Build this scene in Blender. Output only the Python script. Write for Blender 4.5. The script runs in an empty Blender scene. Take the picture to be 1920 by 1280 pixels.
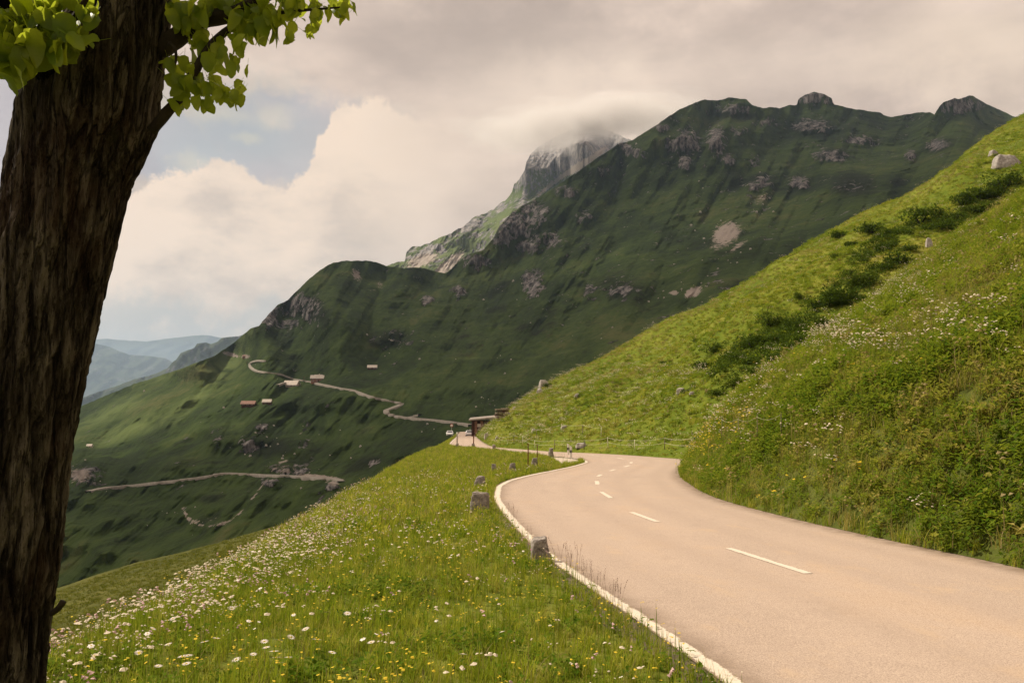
import bpy, bmesh, math, random
import numpy as np
from mathutils import Vector, Matrix, Quaternion
from mathutils.bvhtree import BVHTree

random.seed(7)
rng = np.random.default_rng(7)
R_ = math.radians
scene = bpy.context.scene
COL = scene.collection

# ------------------------------------------------------------------ camera
CAMZ = 1.7
FPX = 1600.0                      # focal length in photo pixels (1920 wide)
PITCH = math.atan(100 / FPX)
cam_data = bpy.data.cameras.new("camera")
cam_data.sensor_width = 36.0
cam_data.lens = 36.0 * FPX / 1920
cam_data.clip_start = 0.1
cam_data.clip_end = 90000
cam = bpy.data.objects.new("camera", cam_data)
cam.location = (0, 0, CAMZ)
cam.rotation_euler = (math.pi / 2 + PITCH, 0, 0)
COL.objects.link(cam)
scene.camera = cam

# ------------------------------------------------------------------ light
SUN_EL = R_(50)
SUN_H = Vector((-0.88, 0.475, 0)).normalized()
SUN_DIR = Vector((SUN_H.x * math.cos(SUN_EL), SUN_H.y * math.cos(SUN_EL), math.sin(SUN_EL)))
sun_d = bpy.data.lights.new("sun", 'SUN')
sun_d.energy = 5.0
sun_d.angle = R_(0.5)
sun_d.color = (1.0, 0.90, 0.74)
sun = bpy.data.objects.new("sun", sun_d)
sun.rotation_euler = SUN_DIR.to_track_quat('Z', 'Y').to_euler()
sun.location = (-200, 100, 300)
COL.objects.link(sun)

vs = scene.view_settings
vs.view_transform = 'Standard'
vs.look = 'None'
vs.gamma = 1.0
vs.use_curve_mapping = False
vs.exposure = 0.0
cy = scene.cycles
cy.max_bounces = 6
cy.diffuse_bounces = 3
cy.transmission_bounces = 3
cy.transparent_max_bounces = 12
cy.volume_bounces = 2
cy.use_denoising = True
cy.caustics_reflective = False
cy.caustics_refractive = False


class NT:
    """small node-tree helper"""
    def __init__(self, tree):
        self.t = tree
        self.n = tree.nodes
        self.l = tree.links

    def new(self, typ, **kw):
        nd = self.n.new(typ)
        for k, v in kw.items():
            setattr(nd, k, v)
        return nd

    def link(self, a, b):
        self.l.new(a, b)

    def setin(self, sock, v):
        if isinstance(v, bpy.types.NodeSocket):
            self.l.new(v, sock)
        else:
            try:
                sock.default_value = v
            except Exception:
                sock.default_value = (*v, 1) if len(v) == 3 else v

    def math(self, op, a, b=None, c=None, clamp=False):
        nd = self.new('ShaderNodeMath', operation=op, use_clamp=clamp)
        self.setin(nd.inputs[0], a)
        if b is not None:
            self.setin(nd.inputs[1], b)
        if c is not None:
            self.setin(nd.inputs[2], c)
        return nd.outputs[0]

    def step(self, v, a, b, lo=0.0, hi=1.0):
        nd = self.new('ShaderNodeMapRange', interpolation_type='SMOOTHSTEP')
        self.setin(nd.inputs['Value'], v)
        nd.inputs['From Min'].default_value = a
        nd.inputs['From Max'].default_value = b
        nd.inputs['To Min'].default_value = lo
        nd.inputs['To Max'].default_value = hi
        return nd.outputs[0]

    def mix(self, f, a, b, mode='MIX'):
        nd = self.new('ShaderNodeMix', data_type='RGBA', blend_type=mode)
        self.setin(nd.inputs[0], f)
        self.setin(nd.inputs[6], a)
        self.setin(nd.inputs[7], b)
        return nd.outputs[2]

    def noise(self, vec, scale, detail=4, rough=0.55, dist=0.0, out=0):
        nd = self.new('ShaderNodeTexNoise')
        if vec is not None:
            self.l.new(vec, nd.inputs['Vector'])
        nd.inputs['Scale'].default_value = scale
        nd.inputs['Detail'].default_value = detail
        nd.inputs['Roughness'].default_value = rough
        nd.inputs['Distortion'].default_value = dist
        return nd.outputs[out]

    def mapping(self, vec, scale=(1, 1, 1), rot=(0, 0, 0), loc=(0, 0, 0)):
        nd = self.new('ShaderNodeMapping')
        self.l.new(vec, nd.inputs[0])
        nd.inputs['Location'].default_value = loc
        nd.inputs['Rotation'].default_value = rot
        nd.inputs['Scale'].default_value = scale
        return nd.outputs[0]

    def ramp(self, f, stops):
        nd = self.new('ShaderNodeValToRGB')
        el = nd.color_ramp.elements
        while len(el) < len(stops):
            el.new(0.5)
        for e, (p, c) in zip(el, stops):
            e.position = p
            e.color = (*c, 1) if len(c) == 3 else c
        self.setin(nd.inputs[0], f)
        return nd.outputs[0]

    def attr(self, name, out='Fac', typ='GEOMETRY'):
        nd = self.new('ShaderNodeAttribute', attribute_name=name, attribute_type=typ)
        return nd.outputs[out]


# ------------------------------------------------------------------ pixel helpers
cp, sp = math.cos(PITCH), math.sin(PITCH)


def P(px, py, d):
    """point seen at photo pixel (px,py), d metres ahead"""
    px = np.asarray(px, float); py = np.asarray(py, float); d = np.asarray(d, float)
    rx = (px - 960) / FPX
    rz = -(py - 640) / FPX
    yy = cp - sp * rz
    zz = sp + cp * rz
    s = d / yy
    return np.stack(np.broadcast_arrays(rx * s, d, CAMZ + zz * s), -1)


def proj(p):
    p = np.asarray(p, float)
    x = p[..., 0]; y = p[..., 1]; z = p[..., 2] - CAMZ
    dep = y * cp + z * sp
    up = -y * sp + z * cp
    dep = np.where(dep < 0.05, 0.05, dep)
    return 960 + FPX * x / dep, 640 - FPX * up / dep


def slope_m(py):
    rz = -(py - 640) / FPX
    return (sp + cp * rz) / (cp - sp * rz)


# ------------------------------------------------------------------ world (sky and cloud cover)
def az_of(px):
    return math.atan2((px - 960) / FPX, 1.0)


def el_of(px, py):
    v = P(px, py, 1.0) - np.array([0, 0, CAMZ])
    return math.asin(v[2] / np.linalg.norm(v))


def build_world():
    w = bpy.data.worlds.new("World")
    scene.world = w
    w.use_nodes = True
    t = NT(w.node_tree)
    t.n.clear()
    tc = t.new('ShaderNodeTexCoord').outputs['Generated']
    sky = t.new('ShaderNodeTexSky', sky_type='NISHITA')
    sky.sun_disc = False
    sky.sun_elevation = SUN_EL
    sky.sun_rotation = math.atan2(SUN_H.x, SUN_H.y)
    sky.altitude = 1900
    sky.air_density = 1.0
    sky.dust_density = 5.0
    bg_sky = t.new('ShaderNodeBackground')
    t.link(sky.outputs[0], bg_sky.inputs[0])
    bg_sky.inputs[1].default_value = 0.085
    sep = t.new('ShaderNodeSeparateXYZ')
    t.link(tc, sep.inputs[0])
    az = t.math('ARCTAN2', sep.outputs[0], sep.outputs[1])
    el = t.math('ARCSINE', sep.outputs[2])
    comb = t.new('ShaderNodeCombineXYZ')
    t.link(az, comb.inputs[0]); t.link(el, comb.inputs[1])
    # warp for billowy outlines
    n1 = t.noise(tc, 9, 6, 0.6)
    n2 = t.noise(tc, 24, 6, 0.62)
    nbig = t.noise(tc, 2.6, 5, 0.55)
    nwide = t.noise(t.mapping(tc, (1, 1, 2.4)), 5.5, 5, 0.55)
    c1 = t.math('SUBTRACT', n1, 0.5)
    c2 = t.math('SUBTRACT', n2, 0.5)
    bill = t.math('ADD', t.math('MULTIPLY', c1, 0.060), t.math('ADD', t.math('MULTIPLY', c2, 0.050), t.math('MULTIPLY', t.math('SUBTRACT', t.noise(tc, 70, 5, 0.65), 0.5), 0.022)))
    # --- open patches in the high cloud deck (blue shows through)
    def hole(px, py, rx, ry, rot=0.0, soft=0.6):
        a0, e0 = az_of(px), el_of(px, py)
        da = t.math('SUBTRACT', t.math('ADD', az, t.math('MULTIPLY', c1, 0.10)), a0)
        de = t.math('SUBTRACT', t.math('ADD', el, t.math('MULTIPLY', c2, 0.09)), e0)
        c, s = math.cos(rot), math.sin(rot)
        u = t.math('ADD', t.math('MULTIPLY', da, c), t.math('MULTIPLY', de, s))
        v = t.math('SUBTRACT', t.math('MULTIPLY', de, c), t.math('MULTIPLY', da, s))
        u = t.math('DIVIDE', u, rx / FPX); v = t.math('DIVIDE', v, ry / FPX)
        r = t.math('SQRT', t.math('ADD', t.math('MULTIPLY', u, u), t.math('MULTIPLY', v, v)))
        return t.step(r, 1.0 - soft * 0.5, 1.0 + soft * 0.5, 1.0, 0.0)
    h = hole(505, 262, 160, 84, R_(8), 0.7)
    h = t.math('MAXIMUM', h, hole(315, 285, 95, 55, 0, 0.8))
    h = t.math('MAXIMUM', h, hole(-40, 210, 90, 170, 0, 0.8))
    # generic thin gaps elsewhere in the deck
    gap = t.step(nbig, 0.60, 0.74, 0.0, 0.55)
    front = t.step(sep.outputs[1], 0.15, 0.6, 1.0, 0.0)
    h = t.math('MAXIMUM', h, t.math('MULTIPLY', gap, front))
    # small wisps floating in the gap
    def puff(px, py, rx, ry):
        a0, e0 = az_of(px), el_of(px, py)
        da = t.math('DIVIDE', t.math('SUBTRACT', t.math('ADD', az, t.math('MULTIPLY', c2, 0.06)), a0), rx / FPX)
        de = t.math('DIVIDE', t.math('SUBTRACT', t.math('ADD', el, t.math('MULTIPLY', c1, 0.06)), e0), ry / FPX)
        r = t.math('SQRT', t.math('ADD', t.math('MULTIPLY', da, da), t.math('MULTIPLY', de, de)))
        return t.step(r, 0.2, 1.2, 0.8, 0.0)
    pf = puff(500, 222, 45, 28)
    pf = t.math('MAXIMUM', pf, puff(335, 292, 34, 22))
    pf = t.math('MAXIMUM', pf, puff(455, 262, 40, 14))
    pf = t.math('MAXIMUM', pf, puff(390, 215, 80, 18))
    h = t.math('MULTIPLY', h, t.math('SUBTRACT', 1.0, pf))
    # --- deck colour: broad grey and cream areas
    deck = t.ramp(t.math('ADD', t.math('MULTIPLY', nwide, 0.75), t.math('MULTIPLY', n1, 0.25)),
                  [(0.30, (0.49, 0.385, 0.32)), (0.44, (0.64, 0.505, 0.42)), (0.57, (0.84, 0.665, 0.545)), (0.70, (1.0, 0.79, 0.635))])
    # heavier grey belly of the deck high over the middle of the view
    def soft(px, py, rx, ry):
        a0, e0 = az_of(px), el_of(px, py)
        da = t.math('DIVIDE', t.math('SUBTRACT', t.math('ADD', az, t.math('MULTIPLY', c1, 0.25)), a0), rx / FPX)
        de = t.math('DIVIDE', t.math('SUBTRACT', t.math('ADD', el, t.math('MULTIPLY', c1, 0.18)), e0), ry / FPX)
        r = t.math('SQRT', t.math('ADD', t.math('MULTIPLY', da, da), t.math('MULTIPLY', de, de)))
        return t.step(r, 0.0, 1.0, 1.0, 0.0)
    deck = t.mix(t.math('MULTIPLY', soft(900, 90, 520, 150), 0.62), deck, (0.47, 0.375, 0.315))
    deck = t.mix(t.math('MULTIPLY', soft(1560, 110, 420, 110), 0.45), deck, (0.72, 0.58, 0.47))
    deck = t.mix(t.math('MULTIPLY', soft(1880, 90, 300, 150), 0.55), deck, (1.0, 0.80, 0.61))
    deck = t.mix(t.math('MULTIPLY', soft(1080, 205, 380, 150), 0.85), deck, (0.97, 0.78, 0.62))
    deck = t.mix(t.math('MULTIPLY', soft(440, 265, 330, 150), 0.8), deck, (0.60, 0.60, 0.525))
    # --- cumulus bank with a crisp billowy top
    tops = [(-400, 430), (90, 420), (235, 352), (300, 318), (345, 312), (385, 290), (440, 292), (475, 325), (530, 330),
            (560, 318), (585, 262), (612, 205), (640, 182), (700, 168), (790, 205), (960, 190), (1200, 170), (2400, 150)]
    a_lo, a_hi = -1.2, 1.2
    cr = t.new('ShaderNodeValToRGB')
    cr.color_ramp.interpolation = 'LINEAR'
    els = cr.color_ramp.elements
    while len(els) < len(tops):
        els.new(0.5)
    for e, (px, py) in zip(els, tops):
        e.position = (az_of(px) - a_lo) / (a_hi - a_lo)
        vv = el_of(px, py)
        e.color = (vv, vv, vv, 1)
    t.link(t.math('DIVIDE', t.math('SUBTRACT', t.math('ADD', az, t.math('MULTIPLY', c2, 0.02)), a_lo), a_hi - a_lo), cr.inputs[0])
    d = t.math('ADD', t.math('SUBTRACT', cr.outputs[0], el), bill)
    cum = t.step(d, -0.001, 0.011)
    cumfade = t.step(az, az_of(640), az_of(900), 1.0, 0.0)     # melts into the deck to the right
    cum = t.math('MULTIPLY', cum, t.math('ADD', 0.05, t.math('MULTIPLY', cumfade, 0.95)))
    shade = t.math('ADD', t.math('MULTIPLY', t.step(d, 0.0, 0.17), 0.30), t.math('ADD', t.math('MULTIPLY', t.math('SUBTRACT', nwide, 0.5), 1.9), t.math('MULTIPLY', t.math('SUBTRACT', t.noise(t.mapping(tc, (1, 1, 1.7)), 14, 6, 0.6), 0.5), 1.1)))
    shade = t.math('ADD', shade, t.math('MULTIPLY', c1, 0.45))
    cumcol = t.ramp(shade, [(0.0, (1.0, 0.79, 0.615)), (0.22, (0.92, 0.735, 0.58)), (0.5, (0.74, 0.60, 0.49)), (0.85, (0.60, 0.50, 0.42))])
    glow = soft(760, 330, 330, 170)
    cumcol = t.mix(t.math('MULTIPLY', glow, 0.55), cumcol, (0.97, 0.77, 0.595))
    deck = t.mix(t.math('MULTIPLY', glow, 0.65), deck, (0.96, 0.765, 0.60))
    lowband = soft(300, 615, 520, 62)
    deck = t.mix(t.math('MULTIPLY', lowband, 0.75), deck, (0.50, 0.50, 0.47))
    cumcol = t.mix(t.math('MULTIPLY', lowband, 0.75), cumcol, (0.50, 0.50, 0.47))
    # deck over sky
    bg_deck = t.new('ShaderNodeBackground'); t.link(deck, bg_deck.inputs[0]); bg_deck.inputs[1].default_value = 1.0
    bg_cum = t.new('ShaderNodeBackground'); t.link(cumcol, bg_cum.inputs[0]); bg_cum.inputs[1].default_value = 1.0
    # thin milky veil always left in the gaps
    cover = t.math('SUBTRACT', 1.0, t.math('MULTIPLY', h, 0.36))
    m1 = t.new('ShaderNodeMixShader'); t.link(cover, m1.inputs[0]); t.link(bg_sky.outputs[0], m1.inputs[1]); t.link(bg_deck.outputs[0], m1.inputs[2])
    m2 = t.new('ShaderNodeMixShader'); t.link(cum, m2.inputs[0]); t.link(m1.outputs[0], m2.inputs[1]); t.link(bg_cum.outputs[0], m2.inputs[2])
    out = t.new('ShaderNodeOutputWorld')
    t.link(m2.outputs[0], out.inputs[0])


build_world()
# ------------------------------------------------------------------ generic helpers
def tag(o, label=None, cat=None, group=None, kind=None):
    if label: o['label'] = label
    if cat: o['category'] = cat
    if group: o['group'] = group
    if kind: o['kind'] = kind
    return o


def link(o, parent=None):
    COL.objects.link(o)
    if parent is not None:
        o.parent = parent
    return o


def mesh_obj(name, verts, faces, mat=None, parent=None, smooth=True):
    me = bpy.data.meshes.new(name)
    me.from_pydata([tuple(map(float, v)) for v in verts], [], [tuple(map(int, f)) for f in faces])
    me.update()
    if smooth:
        me.polygons.foreach_set('use_smooth', np.ones(len(me.polygons), bool))
    if mat:
        for m in (mat if isinstance(mat, (list, tuple)) else [mat]):
            me.materials.append(m)
    return link(bpy.data.objects.new(name, me), parent)


def grid_mesh(name, V, mat, attrs=None, smooth=True):
    """V: (rows, cols, 3) -> quad grid object"""
    nr, nc = V.shape[:2]
    me = bpy.data.meshes.new(name)
    me.vertices.add(nr * nc)
    me.vertices.foreach_set('co', V.reshape(-1).astype(np.float32))
    idx = np.arange(nr * nc).reshape(nr, nc)
    q = np.stack([idx[:-1, :-1], idx[:-1, 1:], idx[1:, 1:], idx[1:, :-1]], -1).reshape(-1, 4)
    me.loops.add(q.size)
    me.loops.foreach_set('vertex_index', q.reshape(-1).astype(np.int32))
    me.polygons.add(len(q))
    me.polygons.foreach_set('loop_start', (np.arange(len(q)) * 4).astype(np.int32))
    me.update(calc_edges=True)
    me.validate()
    if smooth:
        me.polygons.foreach_set('use_smooth', np.ones(len(me.polygons), bool))
    for k, a in (attrs or {}).items():
        at = me.attributes.new(k, 'FLOAT', 'POINT')
        at.data.foreach_set('value', np.asarray(a, np.float32).reshape(-1))
    me.materials.append(mat)
    return link(bpy.data.objects.new(name, me))


def empty(name, loc=(0, 0, 0), rotz=0.0):
    o = bpy.data.objects.new(name, None)
    o.empty_display_size = 0.3
    o.location = tuple(map(float, loc))
    o.rotation_euler = (0, 0, rotz)
    return link(o)


# numpy gradient noise
_perm = np.random.default_rng(3).permutation(256)
_perm = np.concatenate([_perm, _perm, _perm])
_g = np.random.default_rng(4).normal(size=(256, 3))
_g /= np.linalg.norm(_g, axis=1, keepdims=True)


def pn(x, y, z):
    x, y, z = np.broadcast_arrays(np.asarray(x, float), np.asarray(y, float), np.asarray(z, float))
    xi, yi, zi = np.floor(x).astype(int), np.floor(y).astype(int), np.floor(z).astype(int)
    xf, yf, zf = x - xi, y - yi, z - zi
    f = lambda t: t * t * t * (t * (t * 6 - 15) + 10)
    u, v, w = f(xf), f(yf), f(zf)
    out = 0
    for i in (0, 1):
        for j in (0, 1):
            for k in (0, 1):
                h = _perm[(_perm[(_perm[(xi + i) & 255] + yi + j) & 255] + zi + k) & 255]
                g = _g[h]
                d = g[..., 0] * (xf - i) + g[..., 1] * (yf - j) + g[..., 2] * (zf - k)
                out = out + d * (u if i else 1 - u) * (v if j else 1 - v) * (w if k else 1 - w)
    return out * 1.6


def fbm(x, y, z, octv=4, gain=0.5):
    a, s, tot = 1.0, 0.0, 0.0
    for _ in range(octv):
        s = s + a * pn(x, y, z)
        tot += a
        a *= gain
        x, y, z = x * 2.03 + 11.3, y * 2.03 + 5.1, z * 2.03 + 7.7
    return s / tot


def ridged(x, y, z, octv=4, gain=0.55):
    a, s, tot = 1.0, 0.0, 0.0
    for _ in range(octv):
        s = s + a * (1 - 2 * np.abs(pn(x, y, z)))
        tot += a
        a *= gain
        x, y, z = x * 2.07 + 3.3, y * 2.07 + 15.1, z * 2.07 + 1.7
    return s / tot


def sstep(a, b, x):
    t = np.clip((np.asarray(x, float) - a) / (b - a), 0, 1)
    return t * t * (3 - 2 * t)


def catmull(pts, n):
    """smooth curve through control points, n samples uniform in index"""
    p = np.asarray(pts, float)
    p = np.vstack([2 * p[0] - p[1], p, 2 * p[-1] - p[-2]])
    m = len(p) - 3
    t = np.linspace(0, m, n)
    i = np.clip(t.astype(int), 0, m - 1)
    f = (t - i)[:, None]
    p0, p1, p2, p3 = p[i], p[i + 1], p[i + 2], p[i + 3]
    return 0.5 * (2 * p1 + (p2 - p0) * f + (2 * p0 - 5 * p1 + 4 * p2 - p3) * f ** 2 + (3 * p1 - p0 - 3 * p2 + p3) * f ** 3)


def pchip(xs, ys):
    xs, ys = np.asarray(xs, float), np.asarray(ys, float)
    h = np.diff(xs); dl = np.diff(ys) / h
    m = np.zeros(len(xs))
    m[0], m[-1] = dl[0], dl[-1]
    for i in range(1, len(xs) - 1):
        if dl[i - 1] * dl[i] > 0:
            w1, w2 = 2 * h[i] + h[i - 1], h[i] + 2 * h[i - 1]
            m[i] = (w1 + w2) / (w1 / dl[i - 1] + w2 / dl[i])
    def f(x):
        x = np.asarray(x, float)
        i = np.clip(np.searchsorted(xs, x) - 1, 0, len(xs) - 2)
        t = (x - xs[i]) / h[i]
        return ((2 * t ** 3 - 3 * t ** 2 + 1) * ys[i] + (t ** 3 - 2 * t ** 2 + t) * h[i] * m[i]
                + (-2 * t ** 3 + 3 * t ** 2) * ys[i + 1] + (t ** 3 - t ** 2) * h[i] * m[i + 1])
    return f


# ------------------------------------------------------------------ materials
def new_mat(name):
    m = bpy.data.materials.new(name)
    m.use_nodes = True
    t = NT(m.node_tree)
    t.n.clear()
    out = t.new('ShaderNodeOutputMaterial')
    return m, t, out


def principled(t, out, col, rough=0.85, spec=0.2, bump=None, bump_s=0.3, bump_d=0.05, metallic=0.0):
    b = t.new('ShaderNodeBsdfPrincipled')
    t.setin(b.inputs['Base Color'], col)
    t.setin(b.inputs['Roughness'], rough)
    b.inputs['Specular IOR Level'].default_value = spec
    b.inputs['Metallic'].default_value = metallic
    if bump is not None:
        bn = t.new('ShaderNodeBump')
        bn.inputs['Strength'].default_value = bump_s
        bn.inputs['Distance'].default_value = bump_d
        t.link(bump, bn.inputs['Height'])
        t.link(bn.outputs[0], b.inputs['Normal'])
    t.link(b.outputs[0], out.inputs[0])
    return b


def simple_mat(name, c1, c2=None, scale=6.0, rough=0.8, spec=0.2, bump_s=0.2, bump_d=0.01, metallic=0.0, stretch=(1, 1, 1)):
    m, t, out = new_mat(name)
    tc = t.new('ShaderNodeTexCoord').outputs['Object']
    if c2 is None:
        c2 = tuple(c * 0.75 for c in c1)
    v = t.mapping(tc, stretch)
    n = t.noise(v, scale, 6, 0.6)
    n2 = t.noise(v, scale * 6, 3, 0.6)
    f = t.math('ADD', t.math('MULTIPLY', n, 0.7), t.math('MULTIPLY', n2, 0.3))
    col = t.mix(t.step(f, 0.35, 0.65), c1, c2)
    principled(t, out, col, rough, spec, f, bump_s, bump_d, metallic)
    return m


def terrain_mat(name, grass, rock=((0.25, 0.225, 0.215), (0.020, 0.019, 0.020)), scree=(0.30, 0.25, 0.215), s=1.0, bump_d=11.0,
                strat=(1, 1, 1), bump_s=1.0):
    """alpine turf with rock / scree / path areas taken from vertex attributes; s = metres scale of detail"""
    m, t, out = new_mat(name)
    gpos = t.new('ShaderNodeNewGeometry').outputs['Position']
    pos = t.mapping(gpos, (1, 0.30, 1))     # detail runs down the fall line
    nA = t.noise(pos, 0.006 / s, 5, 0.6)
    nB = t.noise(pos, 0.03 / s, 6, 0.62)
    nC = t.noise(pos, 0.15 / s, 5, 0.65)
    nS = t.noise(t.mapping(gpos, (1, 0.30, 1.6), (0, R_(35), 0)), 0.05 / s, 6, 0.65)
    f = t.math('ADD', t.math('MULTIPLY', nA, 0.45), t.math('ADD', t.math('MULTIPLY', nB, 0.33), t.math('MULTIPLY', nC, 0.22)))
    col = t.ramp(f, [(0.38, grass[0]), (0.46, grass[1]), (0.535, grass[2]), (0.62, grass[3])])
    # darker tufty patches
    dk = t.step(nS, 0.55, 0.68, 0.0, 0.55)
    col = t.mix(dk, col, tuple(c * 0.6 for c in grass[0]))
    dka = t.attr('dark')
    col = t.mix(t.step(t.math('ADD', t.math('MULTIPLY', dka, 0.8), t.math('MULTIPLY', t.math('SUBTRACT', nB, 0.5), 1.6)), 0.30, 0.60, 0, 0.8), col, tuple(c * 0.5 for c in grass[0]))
    dry = t.attr('dry')
    col = t.mix(t.math('MULTIPLY', dry, t.step(nB, 0.3, 0.6)), col, (0.10, 0.13, 0.040))
    # rock
    rk = t.attr('rock')
    nR = t.noise(t.mapping(pos, strat), 0.075 / s, 8, 0.70)
    rm = t.step(t.math('ADD', t.math('MULTIPLY', rk, 0.82), t.math('MULTIPLY', t.math('SUBTRACT', nR, 0.5), 2.4)), 0.34, 0.43)
    nV = t.noise(t.mapping(pos, (1, 1, 0.35)), 0.10 / s, 6, 0.7)
    nW = t.noise(t.mapping(gpos, (1, 0.5, 0.5)), 0.22 / s, 5, 0.7)
    rc = t.ramp(t.math('ADD', t.math('MULTIPLY', nV, 0.55), t.math('MULTIPLY', nW, 0.45)), [(0.42, rock[1]), (0.49, tuple(a * .35 + b * .65 for a, b in zip(*rock))), (0.57, rock[0])])
    col = t.mix(rm, col, rc)
    # scree and bare soil
    sc = t.attr('scree')
    nP = t.noise(pos, 0.22 / s, 4, 0.75)
    sm = t.step(t.math('ADD', sc, t.math('MULTIPLY', t.math('SUBTRACT', nP, 0.5), 1.6)), 0.44, 0.56)
    scc = t.mix(nP, scree, tuple(c * 0.6 for c in scree))
    col = t.mix(sm, col, scc)
    h = t.math('ADD', t.math('MULTIPLY', nB, 0.6), t.math('ADD', t.math('MULTIPLY', nC, 0.25), t.math('MULTIPLY', t.math('MULTIPLY', nV, rm), 0.9)))
    principled(t, out, col, 0.95, 0.05, h, bump_s, bump_d)
    return m


def turf_mat(name, cols, s=1.0):
    """near ground under the grass"""
    m, t, out = new_mat(name)
    pos = t.new('ShaderNodeNewGeometry').outputs['Position']
    n1 = t.noise(pos, 0.12 / s, 5, 0.6)
    n2 = t.noise(pos, 1.1 / s, 6, 0.65)
    n3 = t.noise(pos, 7 / s, 4, 0.7)
    f = t.math('ADD', t.math('MULTIPLY', n1, 0.4), t.math('ADD', t.math('MULTIPLY', n2, 0.35), t.math('MULTIPLY', n3, 0.25)))
    col = t.ramp(f, [(0.36, cols[0]), (0.47, cols[1]), (0.55, cols[2]), (0.66, cols[3])])
    bare = t.attr('bare')
    col = t.mix(t.step(t.math('ADD', bare, t.math('MULTIPLY', t.math('SUBTRACT', n3, 0.5), 0.9)), 0.42, 0.58), col,
                t.mix(n3, (0.30, 0.23, 0.15), (0.42, 0.34, 0.25)))
    principled(t, out, col, 0.95, 0.05, t.math('ADD', n2, t.math('MULTIPLY', n3, 0.5)), 0.6, 0.12 * s)
    return m


MAT = {}
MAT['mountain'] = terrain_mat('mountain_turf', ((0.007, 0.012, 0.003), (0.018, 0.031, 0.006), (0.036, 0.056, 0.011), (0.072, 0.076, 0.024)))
MAT['peak'] = terrain_mat('peak_rock', ((0.07, 0.09, 0.035), (0.09, 0.12, 0.045), (0.11, 0.14, 0.05), (0.14, 0.15, 0.07)),
                          rock=((0.34, 0.315, 0.30), (0.10, 0.095, 0.10)), scree=(0.42, 0.36, 0.31), s=2.0, bump_d=18.0, bump_s=0.6)
MAT['far'] = terrain_mat('far_hill', ((0.04, 0.05, 0.03), (0.05, 0.065, 0.035), (0.06, 0.075, 0.04), (0.075, 0.08, 0.05)),
                         rock=((0.16, 0.15, 0.15), (0.07, 0.07, 0.075)), s=4.0, bump_d=20)
MAT['meadow'] = turf_mat('meadow_turf', ((0.08, 0.10, 0.016), (0.12, 0.14, 0.022), (0.17, 0.175, 0.03), (0.24, 0.20, 0.06)))
MAT['bank'] = turf_mat('bank_turf', ((0.055, 0.068, 0.014), (0.085, 0.10, 0.02), (0.12, 0.125, 0.028), (0.18, 0.145, 0.05)))
MAT['hill'] = turf_mat('hill_turf', ((0.060, 0.090, 0.010), (0.11, 0.145, 0.014), (0.165, 0.18, 0.022), (0.25, 0.21, 0.05)), s=4.0)
MAT['spur'] = turf_mat('spur_turf', ((0.048, 0.052, 0.011), (0.075, 0.078, 0.016), (0.105, 0.10, 0.022), (0.14, 0.12, 0.035)), s=6.0)  # olive turf, toned darker to stand in for partial cloud shade


def road_material():
    m, t, out = new_mat('pale_asphalt')
    pos = t.new('ShaderNodeNewGeometry').outputs['Position']
    n1 = t.noise(t.mapping(pos, (1, 0.3, 1)), 0.55, 5, 0.6)
    n2 = t.noise(pos, 3.5, 5, 0.65)
    n3 = t.noise(pos, 75, 3, 0.7)
    vor = t.new('ShaderNodeTexVoronoi'); vor.inputs['Scale'].default_value = 110
    t.link(pos, vor.inputs['Vector'])
    col = t.ramp(n1, [(0.36, (0.295, 0.224, 0.184)), (0.47, (0.34, 0.258, 0.210)), (0.56, (0.37, 0.278, 0.222)), (0.66, (0.39, 0.276, 0.196))])
    col = t.mix(t.step(n2, 0.35, 0.75, 0, 0.25), col, (0.30, 0.222, 0.165))
    grain = t.math('ADD', t.math('MULTIPLY', n3, 0.9), t.math('MULTIPLY', vor.outputs['Distance'], 0.35))
    col = t.mix(t.step(grain, 0.45, 0.80, 0.0, 0.95), col, (0.54, 0.42, 0.325))
    col = t.mix(t.step(grain, 0.55, 0.35, 0.0, 0.75), col, (0.17, 0.12, 0.09))
    tr_ = t.attr('track')
    col = t.mix(t.math('MULTIPLY', tr_, t.step(n1, 0.3, 0.6, 0.04, 0.20)), col, (0.28, 0.21, 0.165))
    nb = t.noise(t.mapping(pos, (1, 0.5, 1)), 1.6, 6, 0.7)
    col = t.mix(t.step(nb, 0.54, 0.70, 0.0, 0.35), col, (0.52, 0.37, 0.235))
    col = t.mix(t.step(nb, 0.44, 0.32, 0.0, 0.25), col, (0.31, 0.24, 0.19))
    ed = t.attr('edge')
    col = t.mix(t.math('MULTIPLY', ed, t.step(n2, 0.25, 0.65, 0.25, 0.9)), col, (0.17, 0.12, 0.085))
    # narrow cracks and tar seams
    wv = t.noise(t.mapping(pos, (0.5, 0.10, 1)), 1.2, 3, 0.5)
    cr = t.math('ABSOLUTE', t.math('SUBTRACT', wv, 0.5))
    principled(t, out, col, 0.88, 0.15, grain, 0.35, 0.006)
    return m


def paint_material():
    m, t, out = new_mat('road_paint')
    pos = t.new('ShaderNodeNewGeometry').outputs['Position']
    n2 = t.noise(pos, 5, 5, 0.7)
    n3 = t.noise(pos, 40, 3, 0.7)
    f = t.math('ADD', t.math('MULTIPLY', n2, 0.6), t.math('MULTIPLY', n3, 0.4))
    w = t.math('ADD', f, t.math('MULTIPLY', t.attr('wear'), 0.35))
    col = t.mix(t.step(w, 0.60, 0.70), t.mix(n3, (0.74, 0.64, 0.52), (0.58, 0.50, 0.40)), (0.27, 0.195, 0.14))
    principled(t, out, col, 0.7, 0.2, n3, 0.2, 0.003)
    return m


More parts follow.
